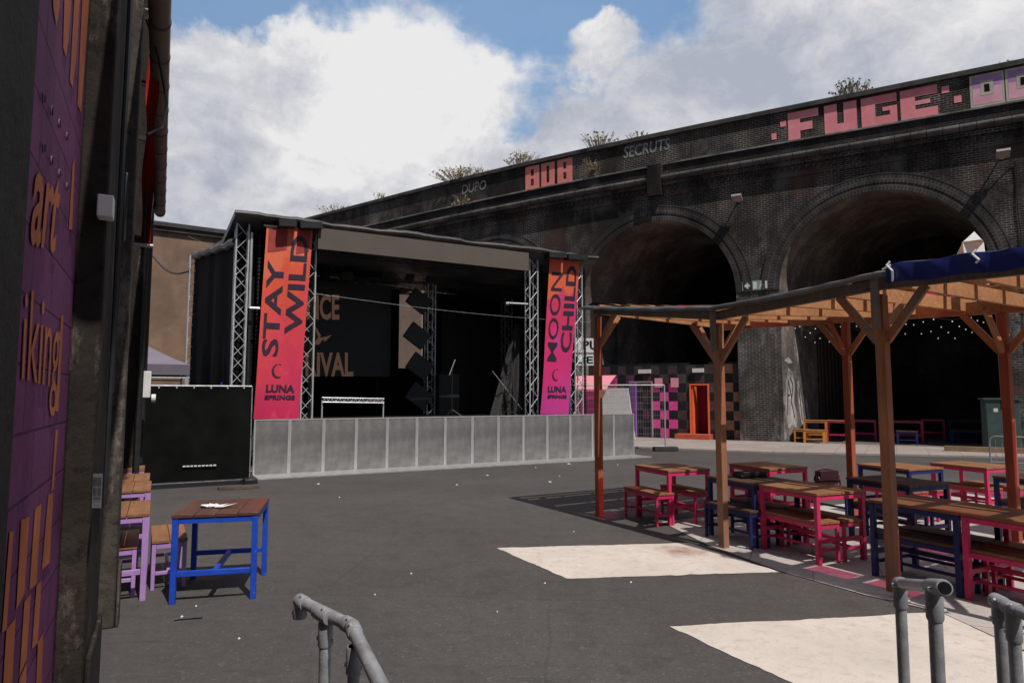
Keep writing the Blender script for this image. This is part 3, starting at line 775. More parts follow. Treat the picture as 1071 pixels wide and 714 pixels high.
mb.prism([p0 + Vector((0, 0, .08)), p1 + Vector((0, 0, .08)), p1 + Vector((0, 0, 2.25)), p0 + Vector((0, 0, 2.25))], P_(.04, 0, 0) - P_(0, 0, 0)); mb.build('purple_door', M('violet_door', (.40, .24, .70), .5, .1), hd)

# pink kiosk and its signs
kq = -1.6
ks0, ks1 = face_sz(617, 410)[0], face_sz(650, 410)[0]
ki = thing('drinks_kiosk', 'hot pink kiosk with a pale pink awning behind the crowd barrier', 'kiosk', tuple(V((ks0 + ks1) / 2, kq, 0)))
mb = MB(); mb.prism([V(ks0, kq, .05), V(ks1, kq, .05), V(ks1, kq, 1.55), V(ks0, kq, 1.55)], V(0, 1.2, 0) - V(0, 0, 0)); mb.build('counter', M('kiosk_pink', (.78, .07, .36), .5, .08), ki)
mb = MB(); mb.prism([V(ks0, kq + .9, 1.56), V(ks1, kq + .9, 1.56), V(ks1, kq + .9, 2.42), V(ks0, kq + .9, 2.42)], V(0, .3, 0) - V(0, 0, 0)); mb.build('back_panel', M('kiosk_dark_pink', (.38, .03, .15), .6, .1), ki)
mb = MB(); aw = lambda s, t: V(s, kq - .5 + 1.0 * t, 2.06 + .46 * t - .1 * (1 - t) ** 2)
mb.grid(lambda u, v: aw(ks0 - .1 + (ks1 - ks0 + .35) * u, v), 4, 6); mb.prism([aw(ks0 - .1, 0), aw(ks1 + .25, 0), aw(ks1 + .25, 0) - Vector((0, 0, .07)), aw(ks0 - .1, 0) - Vector((0, 0, .07))], V(0, .02, 0) - V(0, 0, 0))
mb.build('awning', M('kiosk_awning', (.80, .30, .36), .6, .06), ki, normals=False)
for s in (ks0 + .05, ks1 - .05):
    mb = MB(); mb.beam(V(s, kq + .06, 1.56), V(s, kq + .06, 2.2), .06, .06); mb.build('upright', M('kiosk_dark_pink', (.38, .03, .15)), ki)
a, b = face_sz(649, 420)[0], face_sz(677, 420)[0]
wb = MB(); q0 = -1.95
wb.prism([V(a, q0, .1), V(b + .2, q0, .1), V(b - .05, q0, 2.0), V(a - .0, q0, 2.0)], V(0, .06, 0) - V(0, 0, 0))
tag(wb.build('white_board', m_white), 'tall white board with a slanted edge leaning beside the pink kiosk', 'board')
def sign_board(x0, x1, y0, y1, txt, Y, label):
    p = [D(x0, y1, Y), D(x1, y1, Y), D(x1, y0, Y), D(x0, y0, Y)]; c = (p[0] + p[1]) / 2
    rt = thing('lettered_sign', label, 'sign', tuple(c))
    mb = MB(); mb.prism(p, (0, .1, 0)); mb.build('board', m_white, rt)
    mb = MB(); ins = .12; fn = bil(*p); add_text(mb, txt, lambda u, v: fn(.04 + .92 * u, .18 + .64 * v) + Vector((0, -.006, 0)), .02, 0)
    mb.build('lettering', m_black, rt, normals=False, smooth=False)
    mb = MB(); mb.beam(p[2] + Vector((-.1, .06, 0)), p[3] + Vector((.1, .06, 0)), .03, .03); mb.build('rail', m_blackp, rt)
sign_board(581, 629, 353.5, 368.5, 'EN PU', 22.4, 'white sign with black capitals ending PU, upper of two beside the right banner')
sign_board(583, 622, 370.5, 382, 'RELIE', 22.4, 'white sign reading RELIE in black capitals, lower of two beside the right banner')

# ------------------------------------------------------------------ stage
BA = Vector((.876, .482, 0)).normalized(); BN = Vector((-BA.y, BA.x, 0))      # along the front, and away from the audience
B0 = G(264, 498)
def ST(t, d, z): return B0 + BA * t + BN * d + Vector((0, 0, z))
def st_px(x, y, d): return on_plane(x, y, ST(0, d, 0), BN)
def t_of(x, d): return (st_px(x, 400, d) - ST(0, d, 0)).dot(BA)
SD = 2.0
tL, tL2, tR, tR2 = t_of(248, SD), t_of(320, SD), t_of(556, SD), t_of(603, SD)
ZR = st_px(248, 228, SD).z
stage = thing('festival_stage', 'covered festival stage with black drapes, silver truss towers and taupe roof fascia', 'stage', tuple(ST(4.5, 4, 0)))
def truss(mb, p0, p1, w, n, r=.021, rd=.009):
    p0, p1 = Vector(p0), Vector(p1); d = (p1 - p0).normalized(); a = d.cross(BN)
    if a.length < .1: a = d.cross(Vector((0, 0, 1)))
    a.normalize(); b = d.cross(a); h = w / 2
    cs = [(a * i + b * j) * h for i, j in ((-1, -1), (1, -1), (1, 1), (-1, 1))]
    for c in cs: mb.tube([p0 + c, p1 + c], r, 6)
    for k in range(4):
        c0, c1 = cs[k], cs[(k + 1) % 4]
        for i in range(n):
            q0, q1 = p0.lerp(p1, i / n), p0.lerp(p1, (i + 1) / n)
            mb.tube([q0 + (c0 if i % 2 == 0 else c1), q1 + (c1 if i % 2 == 0 else c0)], rd, 5, caps=False)
rear = D(199, 400, 20.0); rear.z = 0
zRear = D(199, 268, 20.0).z
for p, zt in ((ST(tL, SD, 0), ZR - .15), (ST(tL2, SD, 0), ZR - .2), (ST(tR, SD, 0), ZR - .2), (ST(tR2, SD, 0), ZR - .2), (rear, zRear)):
    mb = MB(); truss(mb, p + Vector((0, 0, .05)), Vector((p.x, p.y, zt)), .28, 18); mb.obox(p + Vector((0, 0, .03)), (1, 0, 0), (0, 1, 0), (0, 0, 1), .5, .5, .05); mb.build('truss_tower', m_alu, stage)
for p, zt in ((ST(tR2, 6.6, 0), ZR - .4),):
    mb = MB(); truss(mb, p, Vector((p.x, p.y, zt)), .30, 18); mb.build('truss_tower', m_alu, stage)
# slim chain-hoist poles beside towers
for x in (259, 267, 324, 566, 612):
    p = ST(t_of(x, SD + .1), SD + .1, 0); mb = MB()
    mb.tube([p + Vector((0, 0, .1)), p + Vector((0, 0, ZR - .3))], .035 if x != 267 else .022, 6)
    for k in range(52): mb.obox(p + Vector((0, 0, .3 + k * .10)), BA, BN, (0, 0, 1), .075, .06, .035)
    mb.build('cable_chain', m_blackp, stage)
# pipe brackets on the wings
for x0, x1, y in ((261, 280, 322), (533, 552, 317)):
    mb = MB(); a, b = st_px(x0, y, SD - .15), st_px(x1, y + 1, SD - .15); mb.tube([a, b], .03, 6)
    if x0 < 300: mb.tube([a, Vector((a.x, a.y, ZR - .35))], .03, 6)
    else: mb.tube([a + Vector((0, 0, .0)), a + Vector((-.1, 0, -.02))], .05, 6)
    mb.build('spigot', m_galvfr, stage)
# deck
mb = MB(); mb.prism([ST(tL2, SD + .4, .05), ST(tR, SD + .4, .05), ST(tR, 7.2, .05), ST(tL2, 7.2, .05)], (0, 0, 1.05)); mb.build('deck', m_black, stage)
# roof: wrinkled membrane slab
f0, f1 = ST(tL - .22, SD - .45, 0), ST(tR2 + .55, SD - .45, 0); r0 = rear + Vector((-.10, .1, 0)); r1 = ST(tR2 + .55, 7.2, 0)
rn = random.Random(2); wob = [[.022 * math.sin(i * .31 + j * 1.3) + .014 * math.sin(i * .83 + j * 2.1) + rn.uniform(-.012, .012) for j in range(5)] for i in range(61)]
def roof_pt(u, v, up):
    p = (f0.lerp(f1, u)).lerp(r0.lerp(r1, u), v); k = int(u * 60); j = int(v * 4)
    zf = ZR + .05 - (.62 if j > 0 else 0)
    z = zf + (zRear + .10 - zf) * v * (1 - u) - .05 * v * u
    return Vector((p.x, p.y, z + (wob[k][j] * .8 + .02 if up else -.12 + wob[k][j] * .5)))
mb = MB(); mb.grid(lambda u, v: roof_pt(u, v, True), 60, 4); mb.grid(lambda u, v: roof_pt(u, v, False), 60, 4)
mb.grid(lambda u, v: roof_pt(u, 0, True).lerp(roof_pt(u, 0, False), v) + BN * (-.06 * math.sin(v * 3.14) + wob[int(u * 60)][2] * .8), 60, 4)
mb.grid(lambda u, v: roof_pt(0, u, True).lerp(roof_pt(0, u, False), v), 4, 2); mb.grid(lambda u, v: roof_pt(1, u, True).lerp(roof_pt(1, u, False), v), 4, 2)
mb.build('roof_canopy', m_tarp, stage, normals=False)
e0, e1 = ST(tL - .14, SD - .1, ZR - .62), r0 + Vector((0, 0, zRear + .02))
mb = MB(); mb.tube([e0.lerp(e1, k / 12) + Vector((0, 0, .03 * math.sin(k * 2.3))) for k in range(13)], .11, 8); mb.build('roof_roll', m_tarp, stage)
a0, a1 = st_px(333, 240, SD - .5), st_px(553, 264, SD - .5)
zt = ZR - .12; zb_ = st_px(333, 260, SD - .5).z
mb = MB(); mb.prism([Vector((a0.x, a0.y, zb_)), Vector((a1.x, a1.y, zb_)), Vector((a1.x, a1.y, zt)), Vector((a0.x, a0.y, zt))], BN * .05); mb.build('fascia', m_fascia, stage)
# horizontal roof trusses
for d_, z_ in ((SD + .3, ZR - .45), (4.5, ZR - .6), (6.8, ZR - .6)):
    mb = MB(); truss(mb, ST(tL, d_, z_), ST(tR2, d_, z_), .3, 30); mb.build('roof_truss', m_blackp, stage)
# drapes
def drape(p0, p1, z0, z1a, z1b, amp=.05, n=40, ph=0, holes=None):
    mb = MB(); d = (Vector(p1) - Vector(p0)); nn = Vector((-d.y, d.x, 0)).normalized()
    rn = random.Random(int(abs(p0[0]) * 100) + ph); off = [rn.uniform(-1, 1) for _ in range(n + 1)]
    def fn(u, v):
        p = Vector(p0).lerp(Vector(p1), u); zt = z1a + (z1b - z1a) * u
        k = off[int(u * n)] * amp * (1 - .4 * v) + .05 * math.sin(v * 9 + u * 4) * amp
        return Vector((p.x, p.y, z0 + (zt - z0) * v)) + nn * k
    mb.grid(fn, n, 14); return mb
drape(ST(tL - .10, SD + .2, 0), rear + Vector((.05, -.05, 0)), 2.0, ZR - .6, zRear - .02, .09, 16).build('side_drape', m_black, stage, normals=False)
drape(ST(tL + .2, SD + .35, 0), rear + Vector((.35, .1, 0)), .1, 2.0, 2.0, .12, 22).build('side_drape', m_scrim, stage, normals=False)
bq = 7.1
tg0, tg1 = t_of(416, bq), t_of(442, bq)
drape(rear, ST(tg0, bq, 0), 0, zRear, ZR - .6, .08, 40).build('back_drape', m_black, stage, normals=False)
drape(ST(tg1, bq, 0), ST(tR2 + .3, bq, 0), 0, ZR - .6, ZR - .6, .08, 40, 3).build('back_drape', m_black, stage, normals=False)
drape(ST(tg0, bq, 0), ST(tg1, bq, 0), 0, st_px(425, 385, bq).z, st_px(425, 385, bq).z, .03, 8, 5).build('back_drape', m_black, stage, normals=False)
drape(ST(tR2 + .25, SD + .4, 0), ST(tR2 + .3, bq, 0), 0, ZR - .3, ZR - .6, .06, 24, 7).build('side_drape', m_black, stage, normals=False)
drape(ST(tL, SD + .35, 0), ST(tL2 + .05, SD + .45, 0), 0, ZR - .3, ZR - .3, .05, 12, 9).build('wing_drape', m_black, stage, normals=False)
# small roof-edge lamps bars above the banners
for x0, x1, y in ((291, 309, 234), (313, 336, 236), (572, 590, 267), (592, 612, 269)):
    mb = MB(); a, b = st_px(x0, y, SD - .5), st_px(x1, y + .8, SD - .5); mb.beam(a, b, .3, .16); mb.build('cover_flap', m_blackp, stage)
# shutter seen at the back of the stage
mb = MB(); ta, tb = t_of(462, bq - .3), t_of(538, bq - .3)
for k in range(26): mb.beam(ST(ta, bq - .25, 1.2 + k * .14), ST(tb, bq - .25, 1.2 + k * .14), .03, .125)
mb.build('slatted_backdrop', M('slat_black', (.02, .02, .02), .5, .3), stage)
# flown lights
for i, x in enumerate((342, 362, 381, 404, 430, 452, 480, 506)):
    c = st_px(x, 287 + (i % 3) * 2, 4.4); rt = thing('stage_light', ['round black stage lamp hung under the stage roof', 'boxy black stage lamp hung under the stage roof'][i % 2] , 'stage light', tuple(c), group='lamps hung under the stage roof')
    mb = MB()
    if i % 2 == 0: mb.tube([c + Vector((0, .15, .12)), c + Vector((-.03, -.16, -.1))], [.11, .15], 10)
    else: mb.obox(c, BA, BN, (0, 0, 1), .34, .2, .24)
    mb.build('lamp_body', m_blackp, rt)
    mb = MB(); mb.beam(c, Vector((c.x, c.y, ZR - .5)), .04, .04); mb.build('yoke', m_blackp, rt)
# led screen
sd_ = 5.2
sx1 = t_of(408, sd_); sx0 = t_of(300, sd_); zb0, zt0 = st_px(408, 394, sd_).z, st_px(408, 299, sd_).z
led = thing('led_screen', 'dark stage video screen showing RIVAL in dim tan capitals', 'screen', tuple(ST((sx0 + sx1) / 2, sd_, 1.1)))
mb = MB(); mb.prism([ST(sx0, sd_, zb0), ST(sx1, sd_, zb0), ST(sx1, sd_, zt0), ST(sx0, sd_, zt0)], BN * .1); mb.build('screen_panel', M('led_panel_dark', (.02, .02, .021), .5, .15), led)
m_led = emis('dim_led_letters', (.36, .19, .12), .25)
def led_text(txt, x0, x1, y0, y1):
    a, b, c, e = st_px(x0, y1, sd_ - .02), st_px(x1, y1, sd_ - .02), st_px(x1, y0, sd_ - .02), st_px(x0, y0, sd_ - .02)
    mb = MB(); add_text(mb, txt, bil(a, b, c, e), .03, 0); mb.build('lettering', m_led, led, normals=False, smooth=False)
led_text('NCE', 321, 355, 308, 334.5); led_text('RIVAL', 319.5, 369.5, 368.5, 394.5 - .8)
mb = MB(); bp = lambda pts: mb.quad([st_px(x, y, sd_ - .02) for x, y in pts])
bp([(327, 361), (333, 352), (338, 354), (334, 360)]); bp([(333, 353), (330, 345), (329, 340), (336, 351)]); bp([(335, 353), (341, 352), (347, 350), (340, 357)]); mb.build('bird_emblem', m_led, led, normals=False, smooth=False)
mb = MB()
for x in (318, 395): p = st_px(x, 400, sd_ + .15); mb.beam(Vector((p.x, p.y, 1.1)), Vector((p.x, p.y, zt0)), .06, .06)
mb.build('screen_stand', m_blackp, led)
# column of diamond panels
cq = 4.4; ct = thing('panel_column', 'black column of tilted square light panels beside the stage screen', 'light column', tuple(st_px(437, 430, cq)))
ct.location.z = 1.1
mb = MB(); p = st_px(449, 420, cq + .35); truss(mb, Vector((p.x, p.y, 1.1)), Vector((p.x, p.y, ZR - .6)), .26, 18, .022, .012); mb.build('truss_mast', m_alu, ct)
for x, y, r in ((438, 315, 13.5), (436, 351, 14), (439, 383, 14.5), (438, 414, 14.5)):
    c = st_px(x, y, cq); k = c.y / F_PX; ax = (BA * .82 + Vector((0, 0, -.57))).normalized(); ay = BN.cross(ax)
    mb = MB(); mb.obox(c, ax, ay, BN, r * 1.7 * k, r * 1.35 * k, .12); mb.build('light_panel', m_blackp, ct)
# goalpost truss
gq = 2.9; gp = thing('truss_frame', 'low silver truss crossbar on two posts standing at the stage front', 'truss', tuple(st_px(368, 433, gq)))
gp.location.z = 1.1
a, b = st_px(337, 418, gq), st_px(401, 419, gq); mb = MB(); truss(mb, a, b, .12, 16, .016, .009); mb.build('crossbar', m_alu, gp)
for q in (a, b): mb = MB(); mb.tube([Vector((q.x, q.y, 1.1)), q], .022, 6); mb.build('post', m_alu, gp)
# drape bundle, microphone stands, speaker
p0 = ST(t_of(512, 3.2), 3.2, 0); p1 = ST(t_of(548, 3.2), 3.2, 0)
mb = MB(); topc = st_px(541, 338, 3.2)
def bundle(u, v):
    b = p0.lerp(p1, u); b.z = 1.1; t = topc + (p1 - p0) * (u - .5) * .12
    w = v ** .75; return b.lerp(t, w) + BN * (.09 * math.sin(u * 22) * (1 - v * .6))
mb.grid(bundle, 40, 14); tag(mb.build('gathered_drape', M('charcoal_drape', (.055, .053, .052), .85, .25, 3), normals=False), 'charcoal drape gathered to a point at the right of the stage', 'drape')
for i, (xa, ya, xb, yb) in enumerate(((515, 388, 546, 428), (476, 376, 470, 392))):
    a, b = st_px(xa, ya, 3.0), st_px(xb, yb, 3.0); c = (a + b) / 2
    rt = thing('microphone_stand', ['long silver microphone boom slanting at the right of the stage', 'short microphone boom on the dark middle of the stage'][i], 'microphone stand', (c.x, c.y, 1.1))
    mb = MB(); mb.tube([a, b], .014, 6); mb.build('boom', m_galvfr, rt)
    mb = MB(); mb.tube([Vector((c.x, c.y, 1.1)), c], .014, 6)
    for k in range(3): mb.tube([Vector((c.x, c.y, 1.3)), Vector((c.x + .3 * math.cos(k * 2.1), c.y + .3 * math.sin(k * 2.1), 1.11))], .011, 5)
    mb.build('stand', m_blackp, rt)
c = st_px(466, 432, 4.6); rt = thing('monitor_speaker', 'black loudspeaker cabinet standing on the middle of the stage', 'speaker', (c.x, c.y, 1.1))
mb = MB(); mb.obox((c.x, c.y, 1.1 + .65), BA, BN, (0, 0, 1), .72, .6, 1.3); mb.build('cabinet', m_blackp, rt, bevel=.015)
mb = MB(); mb.obox(Vector((c.x, c.y, 1.75)) - BN * .305, BA, BN, (0, 0, 1), .64, .02, 1.2); mb.build('grille', M('speaker_grille', (.035, .035, .035), .6, .2, 40), rt)
# small dark sign in the back of the stage
a = [st_px(x, y, bq - .5) for x, y in ((519, 316), (536, 316), (536, 300), (519, 300))]
mb = MB(); mb.prism(a, BN * .06); tag(mb.build('dark_notice', M('dark_notice', (.06, .06, .06), .5, .3, 9)), 'small dark grey notice on the black back wall of the stage', 'notice')
# wire crossing the stage front
mb = MB(); pts = [st_px(198, 254, SD - .4), st_px(330, 308, SD - .4)]
a, b = D(196, 253, 17.5), D(700, 352, 20)
pts = [a.lerp(b, k / 16) - Vector((0, 0, .35 * math.sin(k / 16 * math.pi))) for k in range(17)]
w1, w2, w3 = D(197, 247, 19.5), st_px(330, 307, SD - .3), st_px(620, 337, SD - .3)
pts = [w1.lerp(w2, k / 8) for k in range(8)] + [w2.lerp(w3, k / 8) - Vector((0, 0, .1 * math.sin(k / 8 * math.pi))) for k in range(9)]
mb.tube(pts, .004, 5); tag(mb.build('slack_wire', m_pipe), 'thin pale wire strung across the whole stage front', 'wire')

# banners
def banner(cs, mat, cols, luna, label, d_):
    """cs: pixel corners BL BR TR TL; cols: list of (text,u0,u1,v0,v1)"""
    cs = [st_px(x, y, d_) for x, y in cs]; base = bil(*cs)
    def surf(u, v, o=0): return base(u, v) - BN * (o + .035 * math.sin(v * 7 + u * 2.2) * (1 - v) + .02 * math.sin(u * 8 + v * 3))
    rt = thing('festival_banner', label, 'banner', tuple((cs[0] + cs[1]) / 2))
    mb = MB(); mb.grid(lambda u, v: surf(u, v), 14, 40); mb.build('cloth', mat, rt, normals=False)
    ink = MATS.get('banner_ink') or M('banner_ink', (.035, .016, .04), .6, .15)
    for t, u0, u1, v0, v1 in cols:
        mb = MB(); add_text(mb, t, lambda a, b: surf(u0 + (u1 - u0) * (1 - b), v0 + (v1 - v0) * a, .012), .004 if 'M' in t else .022, 2); mb.build('lettering', ink, rt, normals=False, smooth=False)
    for t, u0, u1, v0, v1 in luna:
        mb = MB(); add_text(mb, t, lambda a, b: surf(u0 + (u1 - u0) * a, v0 + (v1 - v0) * b, .012), .045, 1); mb.build('lettering', ink, rt, normals=False, smooth=False)
    mb = MB(); um, vm = .46, .245
    outer = [(um + .14 * math.cos(t), vm + .036 * math.sin(t)) for t in [R(60 + 15 * k) for k in range(17)]]
    inner = [(um + .035 + .125 * math.cos(t), vm + .004 + .033 * math.sin(t)) for t in [R(80 + 13 * k) for k in range(16, -1, -1)]]
    mb.quad([surf(u, v, .012) for u, v in outer + inner]); mb.build('moon_emblem', ink, rt, normals=False, smooth=False)
    mb = MB(); mb.tube([surf(-.06, 1, 0), surf(1.06, 1, 0)], .025, 6); mb.build('top_bar', m_galvfr, rt)
    return rt, surf
mL = banner_mat('sunset_banner_cloth', [(.18, (.62, .028, .11)), (.55, (.72, .060, .085)), (.95, (.78, .115, .05)), (1.3, (.80, .17, .085))], (.80, .07, .14), -.22)
mR = banner_mat('magenta_banner_cloth', [(.2, (.56, .05, .30)), (.5, (.66, .03, .17)), (.95, (.64, .045, .11)), (1.3, (.72, .13, .05))], (.55, .06, .36), -.1)
rt, sf = banner([(265, 438), (312, 438), (327.5, 240), (279, 236)], mL, [('STAY', .07, .44, .32, .82), ('WILD', .54, .92, .44, .96)],
       [('LUNA', .22, .86, .135, .175), ('SPRINGS', .20, .88, .098, .122)], 'orange to magenta banner reading STAY WILD on the left stage tower', SD - .35)
for (u0, u1, v0, v1) in ((.05, .45, .86, .985), (.66, .95, .86, .985)):
    mb = MB(); mb.grid(lambda a, b: sf(u0 + (u1 - u0) * a, v0 + (v1 - v0) * b + .02 * a, .008), 4, 4); mb.build('maroon_patch', M('maroon_print', (.36, .045, .04), .6, .2), rt, normals=False)
banner([(565, 433), (594, 433), (607, 271), (575, 268)], mR, [('MOON', .10, .46, .33, .90), ('CHILD', .56, .92, .39, .95)],
       [('LUNA', .18, .86, .135, .175), ('SPRINGS', .18, .88, .098, .122)], 'magenta banner reading MOON CHILD on the right stage tower', SD - .35)

# ------------------------------------------------------------------ crowd barrier
DIV = [35, 120, 213, 297, 380, 458, 531, 603, 671, 738, 802, 862, 920, 975, 1028]
BL = (G(663, 476) - B0).dot(BA); NB = 14; bw_ = BL / NB; BH = 1.2
def make_barrier():
    rt = thing('crowd_barrier', 'x', 'barrier', (0, 0, 0))
    mb = MB(); mb.box(.03, bw_ - .03, .0, .012, .03, BH - .03); mb.build('sheet', m_galv, rt, world=False)
    mb = MB()
    for x in (.017, bw_ - .017): mb.box(x - .016, x + .016, -.012, .028, 0, BH)
    for z in (.015, BH - .015): mb.box(.033, bw_ - .033, -.008, .024, z - .014, z + .014)
    mb.build('frame', m_galvfr, rt, world=False)
    mb = MB(); mb.box(.004, bw_ - .004, -.75, -.013, .004, .028)
    for k in range(9): mb.box(.03 + k * (bw_ - .06) / 8 - .01, .03 + k * (bw_ - .06) / 8 + .01, -.74, -.02, .028, .033)
    mb.build('tread_plate', m_galvfr, rt, world=False)
    mb = MB()
    for x in (.03, bw_ - .03): mb.beam((x, .03, BH - .1), (x, .95, .03), .035, .035)
    mb.box(.004, bw_ - .004, .03, 1.0, .004, .02); mb.build('back_brace', m_galvfr, rt, world=False)
    return rt
bar0 = make_barrier(); yawB = math.atan2(BA.y, BA.x)
words_n = ['first', 'second', 'third', 'fourth', 'fifth', 'sixth', 'seventh', 'eighth', 'ninth', 'tenth', 'eleventh', 'twelfth', 'thirteenth', 'fourteenth']
for i in range(NB):
    o = bar0 if i == 0 else copy_tree(bar0)
    o.location = B0 + BA * (bw_ * i); o.rotation_euler.z = yawB + R(.35 * math.sin(i * 2.1)); o['group'] = 'metal crowd barrier sections before the stage'
    if i == 0: l = 'leftmost grey metal barrier section, under the orange banner beside the black fence'
    elif i == NB - 1: l = 'last grey metal barrier section at the right end of the row'
    else: l = words_n[i] + ' grey metal barrier section from the left end of the stage row'
    o['label'] = l

# ------------------------------------------------------------------ black fence, gazebo, brown wall
fr = G(260, 506); fl = fr - BA * 3.5
fe = thing('scrim_fence', 'black scrim covered fence panel left of the stage barrier', 'fence', tuple((fr + fl) / 2))
ztf = D(262, 404, fr.y).z
mb = MB(); mb.grid(lambda u, v: fl.lerp(fr, u) + Vector((0, 0, .12 + (ztf - .13) * v)) + BN * (-.03 - .03 * math.sin(u * 19 + v * 4) * (1 - abs(2 * v - 1))), 50, 16); mb.build('scrim', m_scrim, fe, normals=False)
mb = MB()
for p in (fl, fr): mb.tube([p + Vector((0, 0, .0)), p + Vector((0, 0, ztf))], .022, 8)
for z in (.1, ztf): mb.tube([fl + Vector((0, 0, z)), fr + Vector((0, 0, z))], .02, 8)
mb.build('frame', m_pipe, fe)
mb = MB()
for k in range(12): p = fl.lerp(fr, (k + .5) / 12) + Vector((0, 0, ztf - .03)) - BN * .03; mb.tube([p - BN * .01, p + BN * .02], .014, 6)
mb.build('cable_tie', m_white, fe)
for p in (fr + BN * .0, fl): mb = MB(); mb.obox(p + Vector((0, 0, .07)), BA, BN, (0, 0, 1), .24, .7, .13); mb.build('foot_block', m_blackp, fe, bevel=.02)
mb = MB(); mb.beam(fr + Vector((0, 0, 1.2)) , fr + BN * 1.2 + Vector((0, 0, .05)), .03, .03); mb.build('brace', m_pipe, fe)
mb = MB()
for k in range(9):
    a, b = on_plane(191 + k * 4, 487.5 - k * .15, fr - BN * .07, BN), on_plane(194 + k * 4, 487.4 - k * .15, fr - BN * .07, BN); mb.beam(a, b, .012, .025)
mb.build('tape_strip', m_white, fe)
mb = MB(); c = G(250, 511); mb.obox(c + Vector((0, 0, .03)), BA, BN, (0, 0, 1), .7, .22, .05); tag(mb.build('plank', wood('old_plank', (.10, .075, .06), (.17, .13, .10), 0)), 'short brown plank lying on the asphalt by the fence foot', 'plank')
gz = Vector((-9.65, 15.9, 0)); ga = math.atan2(BA.y, BA.x)
gz_o = thing('gazebo', 'mauve grey pop-up gazebo behind the black fence', 'gazebo', tuple(gz), ga)
hw, ez, ap = 1.62, 2.42, 3.35
mb = MB()
cor = [(-hw, -hw), (hw, -hw), (hw, hw), (-hw, hw)]
for k in range(4):
    a, b = cor[k], cor[(k + 1) % 4]
    mb.grid(lambda u, v: Vector(((a[0] * (1 - u) + b[0] * u) * (1 - v), (a[1] * (1 - u) + b[1] * u) * (1 - v), ez + (ap - ez) * (v ** 1.15))), 8, 6)
mb.build('canopy', m_gaz, gz_o, normals=False, world=False)
mb = MB()
for k in range(4):
    a, b = cor[k], cor[(k + 1) % 4]
    mb.grid(lambda u, v: Vector(((a[0] * (1 - u) + b[0] * u), (a[1] * (1 - u) + b[1] * u), ez - .24 + .24 * v)), 6, 2)
mb.build('valance', M('gazebo_valance', (.15, .13, .165), .7, .12), gz_o, normals=False, world=False)
for k in range(4):
    mb = MB(); x, y = cor[k][0] * .97, cor[k][1] * .97; mb.box(x - .025, x + .025, y - .025, y + .025, 0, ez); mb.build('leg', m_galvfr, gz_o, world=False)
mb = MB(); mb.tube([(-hw, -hw * .97, ez - .3), (hw, -hw * .97, ez - .3)], .02, 6); mb.tube([(-hw, hw * .97, ez - .3), (hw, hw * .97, ez - .3)], .02, 6); mb.build('scissor_frame', m_pipe, gz_o, world=False)
# orange bottle/person-like traffic marker seen beside left tower
c = st_px(233, 399, SD + .9); rt = thing('water_bottle', 'orange bottle with a blue cap on a case beside the left stage tower', 'bottle', (c.x, c.y, 0))
zc = 1.62
mb = MB(); mb.tube([(c.x, c.y, zc), (c.x, c.y, zc + .22), (c.x, c.y, zc + .30), (c.x, c.y, zc + .36)], [.08, .08, .05, .045], 10); mb.build('bottle_body', M('bottle_orange', (.5, .2, .06), .4, .1), rt)
mb = MB(); mb.tube([(c.x, c.y, zc + .36), (c.x, c.y, zc + .42)], .05, 10); mb.build('cap', m_bluemetal, rt)
mb = MB(); mb.box(c.x - .3, c.x + .3, c.y - .3, c.y + .3, 0, zc - .002); tag(mb.build('flight_case', m_blackp, bevel=.02), 'black flight case behind the scrim fence under the orange bottle', 'case')
# brown building at the back left
bl, br = D(120, 400, 23.3), D(300, 400, 26.6); bl.z = br.z = 0; ztb = D(165, 243, 24.15).z
bb = thing('rendered_building', 'brown rendered wall with dark coping behind the gazebo at left', 'building', tuple((bl + br) / 2))
mb = MB(); dn = (br - bl); nn = Vector((-dn.y, dn.x, 0)).normalized()
mb.prism([bl, br, br + Vector((0, 0, ztb)), bl + Vector((0, 0, ztb))], nn * 2.5); mb.build('wall', m_brownwall, bb)
mb = MB()
for z, pr in ((ztb, .14), (ztb + .16, .22)): mb.prism([bl - nn * pr + Vector((0, 0, z + .002)), br - nn * pr + Vector((0, 0, z + .002)), br + nn * 2.6 + Vector((0, 0, z + .002)), bl + nn * 2.6 + Vector((0, 0, z + .002))], (0, 0, .155))
mb.build('coping', m_coping, bb)
mb = MB(); a, b = D(160, 268, 22.0), D(199, 283, 19.9); mb.tube([a.lerp(b, k / 10) - Vector((0, 0, .30 * math.sin(k / 10 * math.pi))) for k in range(11)], .028, 6); tag(mb.build('slack_cable', m_blackp), 'thick black cable sagging across the brown wall to the stage', 'cable')

# ------------------------------------------------------------------ left building
AW = R(28.0); AV = Vector((-math.sin(AW), math.cos(AW), 0)); RV = Vector((math.cos(AW), math.sin(AW), 0))
def WP(w, s, z): return AV * s - RV * w + Vector((0, 0, z))
def wall_px(x, y, w): return on_plane(x, y, WP(w, 0, 0), RV)
lb = thing('dark_brick_building', 'sooty building along the left with stone pilasters and a purple mural bay', 'building', tuple(WP(.6, 5, 0)))
def wbox(mb, w0, w1, s0, s1, z0, z1, mi=0):
    mb.prism([WP(w0, s0, z0), WP(w1, s0, z0), WP(w1, s1, z0), WP(w0, s1, z0)], (0, 0, z1 - z0), mi)
TOPZ = 8.8
mb = MB(); wbox(mb, .40, 3.0, -6, 6.0, 0, TOPZ); wbox(mb, .98, 3.0, 6.001, 13.4, 0, TOPZ); mb.build('wall', m_stoned, lb)
def rough_pil(w0, w1, s0, s1, mat, taper=True):
    mb = MB(); wbox(mb, w0, w1, s0, s1, 0, TOPZ - .01)
    wbox(mb, w0 - .025, w0 - .002, s0 + .003, s1 - .003, 0, .45)
    mb.build('pilaster', mat, lb, bevel=.012)
